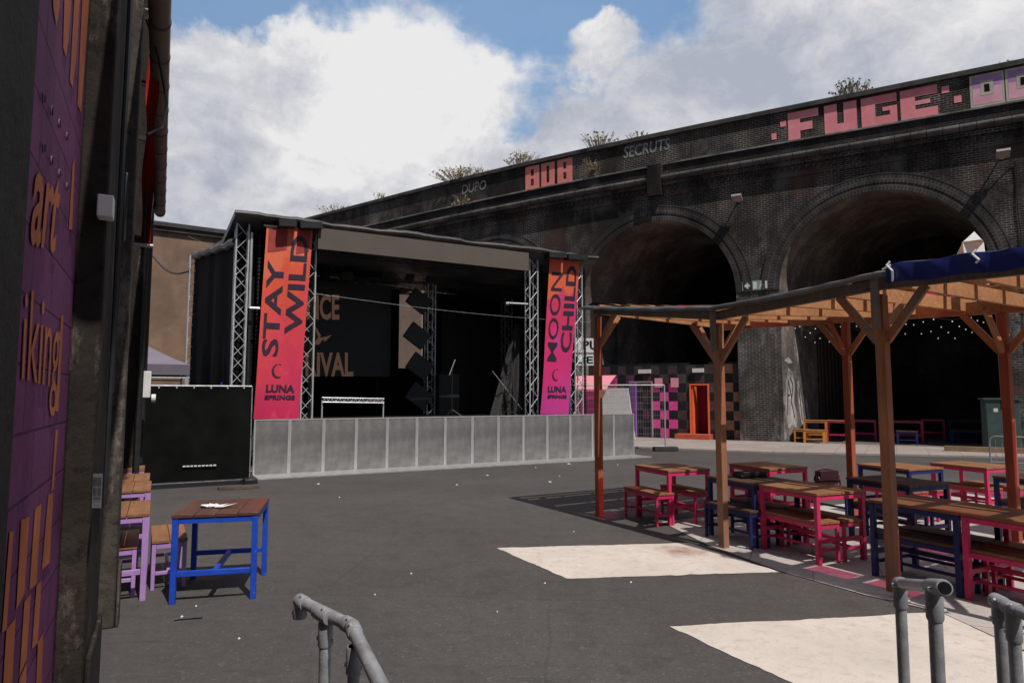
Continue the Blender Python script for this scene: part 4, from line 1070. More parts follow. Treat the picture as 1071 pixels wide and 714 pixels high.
rough_pil(.275, .40, -6, 1.77, m_stoned); rough_pil(.27, .40, 3.85, 4.6, m_stone); rough_pil(.232, .98, 5.8, 6.02, m_stonel)
rough_pil(.26, .99, 10.3, 10.9, m_stone); rough_pil(.28, .99, 12.7, 13.3, m_stoned)
# mural bay
mb = MB(); mb.quad([WP(.396, 1.772, .05), WP(.396, 3.848, .05), WP(.396, 3.848, TOPZ - .1), WP(.396, 1.772, TOPZ - .1)], 0, [(1.772, .05), (3.848, .05), (3.848, TOPZ - .1), (1.772, TOPZ - .1)]); mb.build('mural_panel', m_mural, lb, normals=False)
mw = .392
mb = MB()
def mp(pts): mb.quad([wall_px(x, y, mw) for x, y in pts])
for pts in ([(54, -20), (63, -20), (62, 12), (59, 28), (56, 10)], [(68, -20), (76, -20), (72, 40), (69, 60), (66, 50)], [(79, -20), (85, -20), (80, 60), (76, 92), (73, 85)],
            [(87, -20), (95, -20), (85, 118), (81, 110)], [(78.5, 165), (76, 172), (72, 240), (75.5, 240)], [(64, 330), (66.5, 330), (61, 430), (58, 430)]): mp(pts)
Z3 = lambda pts: mp([(x / 2.928, 470 + y / 2.928) for x, y in pts])
for pts in ([(30, 250), (42, 250), (20, 550), (6, 560)], [(65, 215), (90, 205), (75, 440), (50, 490)], [(108, 180), (127, 165), (112, 410), (90, 430)], [(148, 140), (163, 130), (152, 345), (128, 370)],
            [(20, 550), (48, 515), (36, 740), (8, 740)], [(75, 465), (95, 440), (82, 640), (60, 690)], [(112, 415), (127, 400), (116, 590), (98, 610)], [(60, 700), (82, 650), (76, 800), (52, 800)], [(116, 590), (133, 560), (124, 800), (108, 800)], [(170, -60), (178, -60), (164, 120), (157, 130)]): Z3(pts)
mb.build('mural_shapes', m_orangewall, lb, normals=False, smooth=False)
mb = MB()
def wt(txt, bl_, br_, tr_, tl_, bold=.0):
    P4 = [wall_px(x, y, mw - .002) for x, y in (bl_, br_, tr_, tl_)]; add_text(mb, txt, bil(*P4), bold, 0)
wt('art', (31, 255), (57, 266), (65, 190), (39, 160), .02); wt('iking', (21, 428), (58, 436), (65, 318), (27, 300), .0)
mb.build('mural_lettering', m_orangewall, lb, normals=False, smooth=False)
mb = MB()
for k in range(8):
    p = wall_px(46 + (k % 4) * 8, 110 + k * 13, mw - .004); mb.tube([p + Vector((0, 0, .02)) + AV * .02 * math.cos(t) * 1.4 + Vector((0, 0, .02 * math.sin(t))) for t in [i * .7 for i in range(7)]], .003, 4)
mb.build('chalk_loops', M('chalk_loop', (.19, .10, .16), .8, .1), lb, normals=False)
# eave gutter, boxes, cables
mb = MB(); zg = 5.0; pts = [WP(.13, s, zg) for s in (2.0, 5, 8, 11, 13.3)]; mb.tube(pts, .088, 20)
gt = mb.build('gutter', m_gutter, lb)
for k in range(13): s = 5.0 + k * .68; mb = MB(); mb.tube([WP(.13, s, zg), WP(.13, s + .03, zg)], .094, 20); mb.build('gutter_band', M('gutter_band', (.07, .055, .05), .6, .2), gt)
mb = MB()
for k in range(6): s = 4.3 + k * 1.75; mb.beam(WP(.23, s, zg), WP(1.0, s, zg + .1), .04, .05)
mb.build('gutter_bracket', m_blackp, gt)
mb = MB(); wbox(mb, .24, .31, 3.75, 3.848, 2.58, 2.69); mb.build('junction_box', m_white, lb, bevel=.006)
pA = wall_px(102, 530, .255)
mb = MB(); sA_ = 3.85
for x0, x1, y0, y1, mi in ((96, 107, 495, 531, 0),):
    P4 = [wall_px(x, y, .2565) for x, y in ((x0, y1), (x1 - 1, y1), (x1 + .5, y0), (x0 + 1.5, y0))]; mb.quad(P4)
for (x0, x1, y0, y1) in ((98, 101.5, 499, 508), (102.5, 106, 499, 508), (98, 101, 510, 518), (102.5, 105.5, 510, 518), (98, 105, 520, 522)):
    mb.quad([wall_px(x, y, .254) for x, y in ((x0, y1), (x1, y1), (x1 + .3, y0), (x0 + .3, y0))], 1)
mb.build('notice_plate', [M('notice_grey', (.22, .23, .25), .5, .1), m_blackp], lb, normals=False, smooth=False)
def hang(name, pts, r, mat=m_blackp):
    mb = MB(); mb.tube(pts, r, 6); mb.build(name, mat, lb)
hang('cable', [WP(.248, 4.35 + .02 * math.sin(k * 1.7), 5.5 - k * .4) for k in range(12)], .012)
hang('cable', [WP(.262, 4.62 + .03 * math.sin(k), 5.5 - k * .42) for k in range(10)], .018)
hang('cable', [WP(.25, 4.8 + .1 * math.cos(t), 2.9 + .22 * math.sin(t)) for t in [i * .5 for i in range(14)]], .014)
hang('cable', [WP(.24, 6.6, 5.1), WP(.13, 6.8, 4.85), WP(.05, 6.95, 4.5), WP(.08, 6.95, 4.25), WP(.2, 6.8, 4.1)], .014)
for s in (10.2, 12.6): hang('downpipe', [WP(.245, s, 5.5), WP(.245, s, .6)], .04)
mb = MB(); wbox(mb, .30, .60, 7.0, 7.35, 4.1, 4.75); mb.build('equipment_box', m_blackp, lb, bevel=.01)
mb = MB()
for k in range(9): wbox(mb, .3, .98, 6.1 + .002 * k, 6.16 + .002 * k, .4 + k * .62, .46 + k * .62)
mb.build('bracket', m_blackp, lb)
mb = MB()
for s in (7.6, 7.9): mb.tube([WP(.2, s, 5.3), WP(.2, s, 2.9)], .012, 5)
for k in range(24): mb.tube([WP(.2, 7.6, 3.0 + k * .1), WP(.2, 7.9, 3.0 + k * .1)], .008, 4)
mb.build('cable_tray', m_blackp, lb)
p = wall_px(143, 402, .22); mb = MB(); s_w = p.dot(AV)
s_w = 12.0
mb = MB(); c = WP(.20, s_w, D(143, 402, s_w * .88).z); mb.obox(c, AV, RV, (0, 0, 1), .14, .13, .42); wlmp = mb.build('wall_lamp', m_white, lb, bevel=.01)
mb = MB(); mb.tube([c + RV * .08 + Vector((0, 0, -.22)), c + RV * .14 + Vector((0, 0, -.22))], .07, 10); mb.build('lamp_sensor', m_white, wlmp)
mb = MB()
for k in range(4): wbox(mb, -.03 + .0, .0, 8.6 + k, 8.62 + k, 4.7, 4.72)
# red banner
rb = thing('hanging_banner', 'long narrow red banner hanging from the left building below the gutter', 'banner', tuple(WP(.12, 8.2, 3.0)))
mb = MB(); zb1, zt1 = D(155, 272, 7.25).z, D(157, 57, 7.25).z
mb.grid(lambda u, v: WP(.14 + .10 * u + .02 * math.sin(v * 16 + u * 3) * (v * (1 - v) * 3), 7.4 + .35 * u * (1 - v) + .05 * math.sin(v * 11), zb1 + (zt1 - zb1) * v), 8, 40)
mb.build('cloth', M('red_banner_cloth', (.70, .04, .035), .6, .2, 4), rb, normals=False)
mb = MB(); mb.tube([WP(.12, 7.4, zt1), WP(.40, 7.4, zt1 + .03)], .015, 6); mb.tube([WP(.12, 7.5, zb1), WP(.42, 7.5, zb1)], .02, 6); mb.build('arm', m_pipe, rb)

# ------------------------------------------------------------------ tables and benches
TL_, TW_, TH_ = .82, .68, .72
BL_, BW_, BH_ = .80, .29, .43
def make_table(name, metal, top, L_, W_, H_, leg, toppart):
    rt = thing(name, 'x', 'x'); hw, hl = W_ / 2, L_ / 2
    mb = MB(); nb = 4 if W_ > .5 else 2; bw = W_ / nb
    for k in range(nb): mb.box(-hw + k * bw + .002, -hw + (k + 1) * bw - .002, -hl, hl, H_ - .028, H_ - .001 * (k % 2))
    mb.build(toppart, top, rt, world=False, bevel=.003)
    for sx in (-1, 1):
        for sy in (-1, 1):
            mb = MB(); x, y = sx * (hw - leg / 2 - .006), sy * (hl - leg / 2 - .006)
            mb.box(x - leg / 2, x + leg / 2, y - leg / 2, y + leg / 2, 0, H_ - .031); mb.build('leg', metal, rt, world=False, bevel=.003)
    mb = MB(); z0, z1 = H_ - .031 - .045, H_ - .032; i = leg + .008
    for sx in (-1, 1): x = sx * (hw - leg / 2 - .006); mb.box(x - leg * .42, x + leg * .42, -hl + i, hl - i, z0, z1)
    for sy in (-1, 1): y = sy * (hl - leg / 2 - .006); mb.box(-hw + i, hw - i, y - leg * .42, y + leg * .42, z0, z1)
    mb.build('apron', metal, rt, world=False, bevel=.002)
    mb = MB(); zl = H_ * .30
    for sy in (-1, 1): y = sy * (hl - leg / 2 - .006); mb.box(-hw + i, hw - i, y - leg * .42, y + leg * .42, zl, zl + leg * .9)
    mb.box(-leg * .4, leg * .4, -hl + i, hl - i, zl + .001, zl + leg * .85); mb.build('stretcher', metal, rt, world=False, bevel=.002)
    return rt
PROTO = {}
METALS = {'pink': m_pinkmetal, 'blue': m_bluemetal, 'navy': m_navymetal, 'lilac': m_purplemetal, 'orange': m_orangemetal}
def put(kind, colr, topm, x, y, az, label, group, z=0.0):
    key = (kind, colr, topm.name)
    first = key not in PROTO
    if first:
        PROTO[key] = make_table('square_table', METALS[colr], topm, TL_, TW_, TH_, .046, 'tabletop') if kind == 'table' else make_table('small_bench', METALS[colr], topm, BL_, BW_, BH_, .032, 'seat')
        o = PROTO[key]
    else: o = copy_tree(PROTO[key])
    o.location = (x, y, z); o.rotation_euler = (0, 0, az); o['label'] = label; o['category'] = kind; o['group'] = group
    return o
def by_corner(kind, colr, topm, px, py, az_deg, label, group, corner='NL', dx=0, dy=0):
    """place by the pixel of a top corner"""
    W_, L_, H_ = (TW_, TL_, TH_) if kind == 'table' else (BW_, BL_, BH_)
    p = G(px, py, H_); a = R(az_deg); r = Vector((math.cos(a), math.sin(a), 0)); f = Vector((-math.sin(a), math.cos(a), 0))
    cx = W_ / 2 if corner[1] == 'L' else -W_ / 2; cy = L_ / 2 if corner[0] == 'N' else -L_ / 2
    c = p + r * (cx + dx) + f * (cy + dy)
    return put(kind, colr, topm, c.x, c.y, a, label, group), c, r, f
GT, GB = 'tables under and around the pergola', 'benches under and around the pergola'
def tset(colr, topm, px, py, az, lab, offs, corner='NL', bcol=None, btop=None):
    o, c, r, f = by_corner('table', colr, topm, px, py, az, lab[0], GT, corner)
    for (u, v), l in zip(offs, lab[1:]):
        q = c + r * u + f * v; put('bench', bcol or colr, btop or topm, q.x, q.y, R(az), l, GB)
AZT = 22
tset('pink', m_tabletop, 699, 492, AZT, ['pink framed table nearest the first pergola post, leftmost under the roof', 'pink bench at the left side of the leftmost pergola table', 'pink bench tucked under the right side of the leftmost pergola table'], ((-.40, -.02), (.18, -.06)))
tset('pink', m_tabletop, 805, 490, AZT, ['pink framed table behind the black bag, in front of the arch pier', 'pink bench under the left side of the table behind the black bag', 'pink bench at the right side of the table behind the black bag'], ((-.18, 0), (.36, .1)))
tset('pink', m_tabletop, 854, 516, AZT, ['pink framed table in the middle of the pergola, joined to a navy one', 'pink bench under the left half of the middle pink table', 'pink bench under the right half of the middle pink table'], ((-.17, .0), (.17, .0)))
p = G(854, 516, TH_); a = R(AZT); f = Vector((-math.sin(a), math.cos(a), 0)); r = Vector((math.cos(a), math.sin(a), 0))
c = p + r * TW_ / 2 + f * (TL_ * 1.5 + .01) - r * .05
put('table', 'navy', m_tabledark, c.x, c.y, a, 'navy framed dark topped table joined to the far end of the middle pink table', GT)
for u, v, l in ((-.30, -.05, 'navy bench along the left side of the navy table by the second post'), (.15, .02, 'navy bench under the right side of the navy table by the second post')):
    q = c + r * u + f * v; put('bench', 'navy', m_tabledark, q.x, q.y, a, l, GB)
tset('navy', m_tabledark, 951, 507.5, 23, ['navy framed dark topped table behind the third pergola post', 'navy bench under the left half of the table behind the third post', 'navy bench under the right half of the table behind the third post'], ((-.17, 0), (.17, .0)))
tset('navy', m_tabletop, 951, 490.5, AZT, ['navy framed light topped table farthest back behind the third post', 'pink bench beside the farthest navy table', 'pink bench under the right of the farthest navy table'], ((-.25, -.1), (.2, -.1)), bcol='pink')
tset('pink', m_tabletop, 1032, 489, AZT, ['pink framed light topped table at the back right, below the green cabinet', 'pink bench left of the back right pink table', 'pink bench at the right of the back right pink table'], ((-.15, 0), (.34, -.1)))
tset('navy', m_tabledark, 1037.5, 497, 24, ['navy framed dark table at the right edge behind the long row', 'navy bench under the left side of the navy table at the right edge', 'navy bench under the right side of the navy table at the right edge'], ((-.17, 0), (.17, 0)), corner='FL')
AZN = 27
pN = G(1001.6, 535.5, TH_); a = R(AZN); f = Vector((-math.sin(a), math.cos(a), 0)); r = Vector((math.cos(a), math.sin(a), 0))
c1 = pN + r * TW_ / 2 + f * TL_ / 2
m_rowtop = wood('row_table_top_wood', (.19, .075, .035), (.32, .14, .07), 1, .42)
put('table', 'navy', m_rowtop, c1.x, c1.y, a, 'navy framed table of the nearest row, directly behind the grey handrail', GT)
c2 = c1 - f * (TL_ + .012)
put('table', 'pink', m_rowtop, c2.x, c2.y, a, 'nearest pink framed table, cut by the right edge of the photo', GT)
for cc, colr, nm in ((c1, 'navy', 'navy table directly behind the handrail'), (c2, 'pink', 'nearest pink table')):
    for u, l in ((-.17, 'left'), (.19, 'right')):
        q = cc + r * u + f * .0; put('bench', colr, m_tabledark if colr == 'navy' else m_rowtop, q.x, q.y, a, '%s bench under the %s side of the %s' % (colr, l, nm), GB)
c3 = G(868, 507, .43); put('bench', 'navy', m_tabledark, c3.x, c3.y, R(AZT), 'dark bench holding the maroon bag behind the middle pink table', GB)
# bags
def bag(x, y, z, w, d, h, az, mat, label, strap=True):
    rt = thing('shoulder_bag', label, 'bag', (x, y, z), az)
    mb = MB(); n = 8
    mb.grid(lambda u, v: Vector(((u - .5) * w * (1 + .06 * math.sin(v * 3)), -d / 2 * math.sin(min(1, v * 1.2) * math.pi / 1.05 + .25) - .0, h * v * (1 - .12 * (2 * u - 1) ** 2))), 8, 6)
    mb.grid(lambda u, v: Vector(((u - .5) * w, d / 2 * math.sin(min(1, v * 1.2) * math.pi / 1.05 + .25), h * v * (1 - .12 * (2 * u - 1) ** 2))), 8, 6)
    mb.box(-w / 2 * .96, w / 2 * .96, -d * .35, d * .35, .005, h * .86)
    mb.build('bag_body', mat, rt, world=False, normals=False)
    mb = MB(); mb.box(-w * .47, w * .47, -d * .52, -d * .46, h * .4, h * .93); mb.build('flap', mat, rt, world=False, bevel=.01)
    if strap:
        mb = MB(); mb.tube([(w * .45, 0, h * .8), (w * .62, -.02, h * .5), (w * .66, -.03, -.02), (w * .6, -.02, -.14)], .012, 6); mb.build('strap', mat, rt, world=False)
bag(c3.x, c3.y + .1, .43, .30, .16, .22, R(8), M('maroon_leather', (.055, .014, .022), .4, .2), 'maroon shoulder bag resting on the dark bench')
pb = G(779, 499, .72); bag(pb.x + .06, pb.y - .0, .72, .36, .2, .085, R(20), M('black_leather', (.012, .012, .013), .4, .2), 'flat black bag lying on the navy table top')
# left group
GL = 'lilac furniture along the left building'
pt = G(179, 538.6, TH_); a = R(14); f = Vector((-math.sin(a), math.cos(a), 0)); r = Vector((math.cos(a), math.sin(a), 0))
c = pt + r * TW_ / 2 + f * TL_ / 2
m_bluetop = wood('reddish_table_top', (.13, .045, .028), (.26, .10, .055), 1, .32, weather=(.10, .055, .045))
bt = put('table', 'blue', m_bluetop, c.x, c.y, a, 'bright blue framed table with a reddish top standing alone at the left', 'lone blue table')
ce = c; pz = Vector((c.x + .0, c.y - .05, .7215))
mb = MB(); rn = random.Random(4)
for k in range(3): mb.quad([pz + Vector((-.12 + .07 * k + rn.uniform(-.02, .02), rn.uniform(-.06, .05), .001 * k)) + Vector((math.cos(t) * .09, math.sin(t) * .05, .012 * math.sin(t * 2 + k) + .013)) for t in [i * 1.05 + k for i in range(6)]])
tag(mb.build('paper_napkin', m_whitecl, normals=False), 'crumpled white napkin lying on the blue framed table', 'napkin')
p = G(158.4, 565.6, BH_); a = R(29); r = Vector((math.cos(a), math.sin(a), 0)); f = Vector((-math.sin(a), math.cos(a), 0)); c = p + r * BW_ / 2 + f * BL_ / 2
put('bench', 'lilac', m_tabletop, c.x, c.y, a, 'lilac bench between the wall and the blue framed table', GL)
for (px, py, l1, l2) in ((157, 536, 'lilac framed table nearest the camera along the left wall', None), (158, 511.5, 'second lilac framed table along the left wall', None), (156.5, 501.5, 'third lilac framed table along the left wall, near the fence', None)):
    p = G(px, py, TH_); a = R(28); r = Vector((math.cos(a), math.sin(a), 0)); f = Vector((-math.sin(a), math.cos(a), 0))
    c = p - r * TW_ / 2 + f * TL_ / 2; put('table', 'lilac', m_tabletop, c.x, c.y, a, l1, GL)
p = G(144, 570, BH_); c = p - r * BW_ / 2 + f * (BL_ / 2 + .0); put('bench', 'lilac', m_tabletop, c.x, c.y, R(28), 'lilac bench at the foot of the left wall before the first lilac table', GL)
p = G(150, 524, BH_ + .1); c = G(157, 512, TH_) - r * .5 + f * .95
p = G(151, 492, TH_); c = p - r * BW_ / 2 + f * .4
o = put('bench', 'lilac', m_tabletop, c.x, c.y, R(28), 'upturned-height lilac stool at the far end of the left wall row', GL); o['label'] = 'lilac stool standing farthest along the left wall row'
o.scale = (1, .45, 1.72)
# furniture in the right arch
GA = 'tables and benches inside the right arch'
def arch_tab(kind, colr, x, y, label, W=None, az=30.0, sc_=1.0):
    p = G(x, y); a = R(-29.6); o = put(kind, colr, m_tabletop if colr in ('orange', 'pink') else m_tabledark, p.x, p.y, a + R(90) if False else R(-29.6 + 0), label, GA, .03)
    o.scale = (1.15 * sc_, 1.1, 1.08); return o
arch_tab('table', 'orange', 854, 462.0, 'orange framed table just inside the left jamb of the right arch')
arch_tab('bench', 'orange', 839.5, 462.5, 'orange bench left of the orange table in the right arch', sc_=1.5)
arch_tab('bench', 'orange', 853, 464.0, 'orange bench in front of the orange table in the right arch', sc_=2.2)
arch_tab('table', 'pink', 880, 462.3, 'pink framed table beside the orange one in the right arch', sc_=1.2)
arch_tab('table', 'pink', 905, 460.8, 'pink framed table behind the first post in the right arch')
arch_tab('table', 'pink', 947, 462.5, 'pink framed table in the middle of the right arch', sc_=1.5)
arch_tab('bench', 'navy', 949, 465.0, 'navy bench in front of the middle pink table in the right arch', sc_=2.0)
arch_tab('table', 'pink', 976, 459.5, 'pink framed table deep inside the right arch')
arch_tab('table', 'navy', 1011, 461.5, 'navy framed table near the green cabinet in the right arch', sc_=1.5)
arch_tab('bench', 'navy', 1011, 464.0, 'navy bench near the green cabinet in the right arch', sc_=3.2)

# ------------------------------------------------------------------ pergola
Pb = [G(627, 540), G(757, 573), G(935, 619)]
d32 = (Pb[2] - Pb[1]); Pb.append(Pb[2] + d32 * 1.02)
zt_ = [3.0, 2.69, 2.77, 2.70]
Rb = [None, G(893, 549), G(1064, 582), None]
Rb[0] = Rb[1] + (Pb[0] - Pb[1]); Rb[3] = Rb[2] + (Pb[3] - Pb[2])
zr_ = [2.93, 2.85, 2.76, 2.70]
pg = thing('timber_pergola', 'open timber pergola with orange stained posts over the picnic tables', 'pergola', tuple((Pb[1] + Rb[2]) / 2))
PDIR = (Pb[3] - Pb[0]).normalized(); SDIR = (Rb[1] - Pb[1]).normalized()
def zz(p, z): return Vector((p.x, p.y, z))
for i in range(4):
    for b, z, rear_ in ((Pb[i], zt_[i], 0), (Rb[i], zr_[i], 1)):
        mb = MB(); mb.obox(zz(b, (z - .16) / 2), PDIR, PDIR.cross(Vector((0, 0, 1))), (0, 0, 1), .088, .088, z - .16)
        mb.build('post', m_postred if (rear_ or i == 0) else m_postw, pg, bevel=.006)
        mb = MB()
        for sgn in (-1, 1):
            if (i == 0 and sgn == -1) or (i == 3 and sgn == 1): continue
            e = (Pb[min(3, i + 1)] - Pb[i]).normalized() if sgn == 1 and i < 3 else (Pb[i] - Pb[i - 1]).normalized()
            mb.beam(zz(b, z - .58) + e * sgn * .04, zz(b, z - .13) + e * sgn * .40, .042, .072)
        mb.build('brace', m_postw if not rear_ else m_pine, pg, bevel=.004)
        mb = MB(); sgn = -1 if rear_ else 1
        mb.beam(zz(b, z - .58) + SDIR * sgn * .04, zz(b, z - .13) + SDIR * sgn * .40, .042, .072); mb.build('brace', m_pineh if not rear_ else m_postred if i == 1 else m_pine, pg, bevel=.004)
    mb = MB(); mb.obox(zz(Pb[i], zt_[i] - .24) - SDIR * .085, PDIR, SDIR, (0, 0, 1), .07, .035, .46); mb.build('cleat', m_greywood, pg, bevel=.003)
def fr_(k):     # points on front / rear beam, k in 0..3
    i = min(2, int(k)); t = k - i
    return zz(Pb[i].lerp(Pb[i + 1], t), zt_[i] + (zt_[i + 1] - zt_[i]) * t), zz(Rb[i].lerp(Rb[i + 1], t), zr_[i] + (zr_[i + 1] - zr_[i]) * t)
for i in range(3):
    a, b = zz(Pb[i], zt_[i] - .065), zz(Pb[i + 1], zt_[i + 1] - .065); mb = MB(); e = (b - a).normalized()
    mb.beam(a - e * (.12 if i == 0 else -.002), b + e * (.0 if i < 2 else .3), .05, .105); mb.build('front_beam', m_greywood, pg, bevel=.004)
    a, b = zz(Rb[i], zr_[i] - .085), zz(Rb[i + 1], zr_[i + 1] - .085); mb = MB(); e = (b - a).normalized()
    mb.beam(a - e * (.12 if i == 0 else -.002), b, .05, .15); mb.build('rear_beam', m_pineh, pg, bevel=.004)
nraf = 11
for j in range(nraf):
    k = 3.0 * j / (nraf - 1); a, b = fr_(k); mb = MB(); e = (b - a).normalized()
    mb.beam(a + e * .03 + Vector((0, 0, -.045)), b + e * .25 + Vector((0, 0, -.045)), .045, .14); mb.build('rafter', m_pineh, pg, bevel=.003)
for q in (.30, .55, .80):
    mb = MB()
    for i in range(3):
        a, b = fr_(i)[0].lerp(fr_(i)[1], q), fr_(i + 1)[0].lerp(fr_(i + 1)[1], q); mb.beam(a + Vector((0, 0, .052)), b + Vector((0, 0, .052)), .07, .045)
    mb.build('purlin', m_pineh, pg)
# roof sheets laid over the purlins
UPV = Vector((0, 0, .085))
def sheet(mb, k0, k1, q0, q1, th=.012, sag=.03, dz=0):
    n, m = 8, 5
    fn = lambda u, v: (lambda ab: ab[0].lerp(ab[1], q0 + (q1 - q0) * v) + UPV + Vector((0, 0, dz - sag * math.sin(u * math.pi) * math.sin(v * math.pi) + .012 * math.sin(u * 9 + v * 7))))(fr_(k0 + (k1 - k0) * u))
    mb.grid(fn, n, m)
m_rboard = wood('roof_board_wood', (.42, .21, .10), (.62, .36, .19), 0)
BAY = {0: [('b', .02, 1.04)], 1: [('b', .02, .55), ('p', .55, 1.04)], 2: [('p', .02, .22), ('b', .32, 1.04)], 3: [('b', .36, 1.04)], 4: [('b', .34, .70), ('b', .84, 1.04)],
       5: [('b', .34, .62), ('p', .62, 1.04)], 6: [('b', .34, 1.04)], 7: [('b', .34, .60), ('b', .72, 1.04)], 8: [('p', .03, .16), ('b', .34, .80), ('p', .80, 1.04)], 9: [('p', .03, .18), ('b', .34, .62), ('p', .62, 1.04)]}
for j, lst in BAY.items():
    for kd, q0, q1 in lst:
        mb = MB(); sheet(mb, .3 * j + .078, .3 * j + .302, q0, q1, sag=.012, dz=-.05 if j < 3 else -.02)
        mb.build('pink_roof_sheet' if kd == 'p' else 'roof_board', m_pinksheet if kd == 'p' else m_rboard, pg, normals=False)
# dark membrane rolled along the edges
mb = MB()
def edge_roll(pts, inn):
    for (a, b) in zip(pts[:-1], pts[1:]):
        L_ = (b - a).length; n = max(4, int(L_ / .15))
        def fn(u, v):
            p = a.lerp(b, u); s = Vector((0, 0, -.05 * math.sin(u * math.pi))) if False else Vector((0, 0, -.018 * math.sin(u * math.pi) + .006 * math.sin(u * 37)))
            prof = [(-.10, -.02), (-.135, .0), (-.13, .025), (-.06, .045), (-.02, .055), (.02, .05)]
            k = v * 5; i = min(4, int(k)); t = k - i
            q = (prof[i][0] * (1 - t) + prof[i + 1][0] * t, prof[i][1] * (1 - t) + prof[i + 1][1] * t)
            return p + inn * q[0] + Vector((0, 0, q[1])) + s
        mb.grid(fn, n, 5)
edge_roll([zz(Pb[0], zt_[0] - .02) - PDIR * .22, zz(Pb[1], zt_[1]), zz(Pb[2], zt_[2]), zz(Pb[3], zt_[3])], SDIR)
edge_roll([zz(Pb[0], zt_[0] + .015) - PDIR * .1, zz(Rb[0], zr_[0] + .03) + SDIR * .2 - PDIR * .05], PDIR)
mb.build('edge_membrane', m_tarp, pg, normals=False)
# tarpaulin and ties
kT = None
for k in range(200, 300):
    p = fr_(k / 100)[0]; xp = CX + F_PX * p.x / (p.y * CP + (p.z - HCAM) * SP)
    if xp > 934: kT = k / 100; break
tp = thing('tarpaulin', 'dark blue tarpaulin tied along the front edge of the pergola roof', 'tarpaulin', tuple(fr_(kT)[0]))
mb = MB(); prof = [(-.148, -.085), (-.150, -.03), (-.150, .03), (-.144, .076), (-.09, .088), (.14, .09)]
def tfn(u, v):
    p = fr_(kT + (3 - kT) * u)[0]; k = v * 5; i = min(4, int(k)); t = k - i
    q = (prof[i][0] * (1 - t) + prof[i + 1][0] * t, prof[i][1] * (1 - t) + prof[i + 1][1] * t)
    return p + SDIR * (q[0] + .008 * math.sin(u * 40 + v * 5)) + Vector((0, 0, q[1] + .008 * math.sin(u * 23)))
mb.grid(tfn, 50, 10); mb.build('sheet', m_bluetarp, tp, normals=False)
for u in (.03, .40):
    a = tfn(u, .55) - SDIR * .01; b = tfn(u, .02) - SDIR * .015
    mb = MB(); mb.tube([a + Vector((0, 0, .03)), a - SDIR * .02 - PDIR * .02, a.lerp(b, .4) - SDIR * .03 + PDIR * .03, b + PDIR * .01 if u < .1 else a.lerp(b, .5), ], .009, 6)
    if u < .1: mb.tube([a, a - PDIR * .07 + Vector((0, 0, -.03))], .008, 6)
    mb.build('tie', m_whitecl, tp)
pk = [D(1007, 253, 7.2), D(1019, 242, 7.2), D(1029, 253, 7.2), D(1018, 262, 7.2)]
wf = MB(); c_ = (pk[0] + pk[2]) / 2
wf.quad([pk[0], pk[1], c_ + Vector((0, -.12, 0))]); wf.quad([pk[1], pk[2], c_ + Vector((0, -.12, 0))])
wf.quad([pk[0], pk[1], c_ + Vector((0, .3, -.1))]); wf.quad([pk[1], pk[2], c_ + Vector((0, .3, -.1))])
zr0 = fr_(2.5)[1].z
wf.prism([Vector((pk[0].x, 7.15, 2.85)), Vector((pk[2].x, 7.15, 2.85)), pk[2] + Vector((0, .0, 0)), pk[0]], (0, .02, 0))
tag(wf.build('white_flap', m_whitecl, normals=False, smooth=False), 'white pointed cloth flap sticking up behind the blue tarpaulin', 'cloth')
# string lights in the right arch
sl = thing('string_lights', 'strings of tiny white bulbs hanging across the mouth of the right arch', 'string lights', tuple(V(4, .3, 4.2)))
cab = MB(); bulbs = []
rn = random.Random(9)
for row in range(4):
    pts = []; q = .3 + row * .9
    for k in range(25):
        s = 3.95 - 3.1 + 6.2 * k / 24; z = 4.55 - .12 * row - .35 * abs(math.sin(k / 24 * math.pi * 3)) + rn.uniform(-.03, .03); pts.append(V(s, q, z))
        if k % 2 == row % 2: bulbs.append(pts[-1] - Vector((0, 0, .05)))
    cab.tube(pts, .006, 4)
cab.build('wire', m_blackp, sl)
m_bulb = emis('white_bulb', (1, .95, .88), .7); proto = None
for p in bulbs:
    if proto is None:
        mb = MB(); o_ = sl.location
        bm = bmesh.new(); bmesh.ops.create_icosphere(bm, subdivisions=1, radius=.022); me = bpy.data.meshes.new('bulb'); bm.to_mesh(me); bm.free(); me.materials.append(m_bulb)
        proto = bpy.data.objects.new('bulb', me); COL.objects.link(proto); proto.parent = sl; proto.location = p - sl.location
    else:
        o = proto.copy(); COL.objects.link(o); o.location = p - sl.location
# pendant lamp in the arch
p = D(900, 345, 25.0); rt = thing('pendant_lamp', 'dark grey pendant lamp hanging inside the right arch', 'lamp', tuple(p))
mb = MB(); mb.tube([p + Vector((0, 0, .0)), p + Vector((0, 0, .25)), p + Vector((0, 0, .5))], [.35, .3, .08], 16); mb.build('lamp_shade', m_blackp, rt)
mb = MB(); mb.tube([p + Vector((0, 0, .5)), p + Vector((0, 0, 3.6))], .015, 5); mb.build('flex', m_blackp, rt)
# tall panels inside the right arch
mb = MB()
for k in range(22):
    q0 = 3.6 + k * .22; mb.prism([VK(.75 + .06, q0, .03), VK(.75 + .12 + .03 * (k % 2), q0, .03), VK(.75 + .12 + .03 * (k % 2), q0, 4.2), VK(.75 + .06, q0, 4.2)], SKV * .2)
tag(mb.build('board_lining', wood('arch_boards', (.05, .035, .03), (.09, .065, .055), 2)), 'dark vertical boarding along the left inside wall of the right arch', 'panelling')

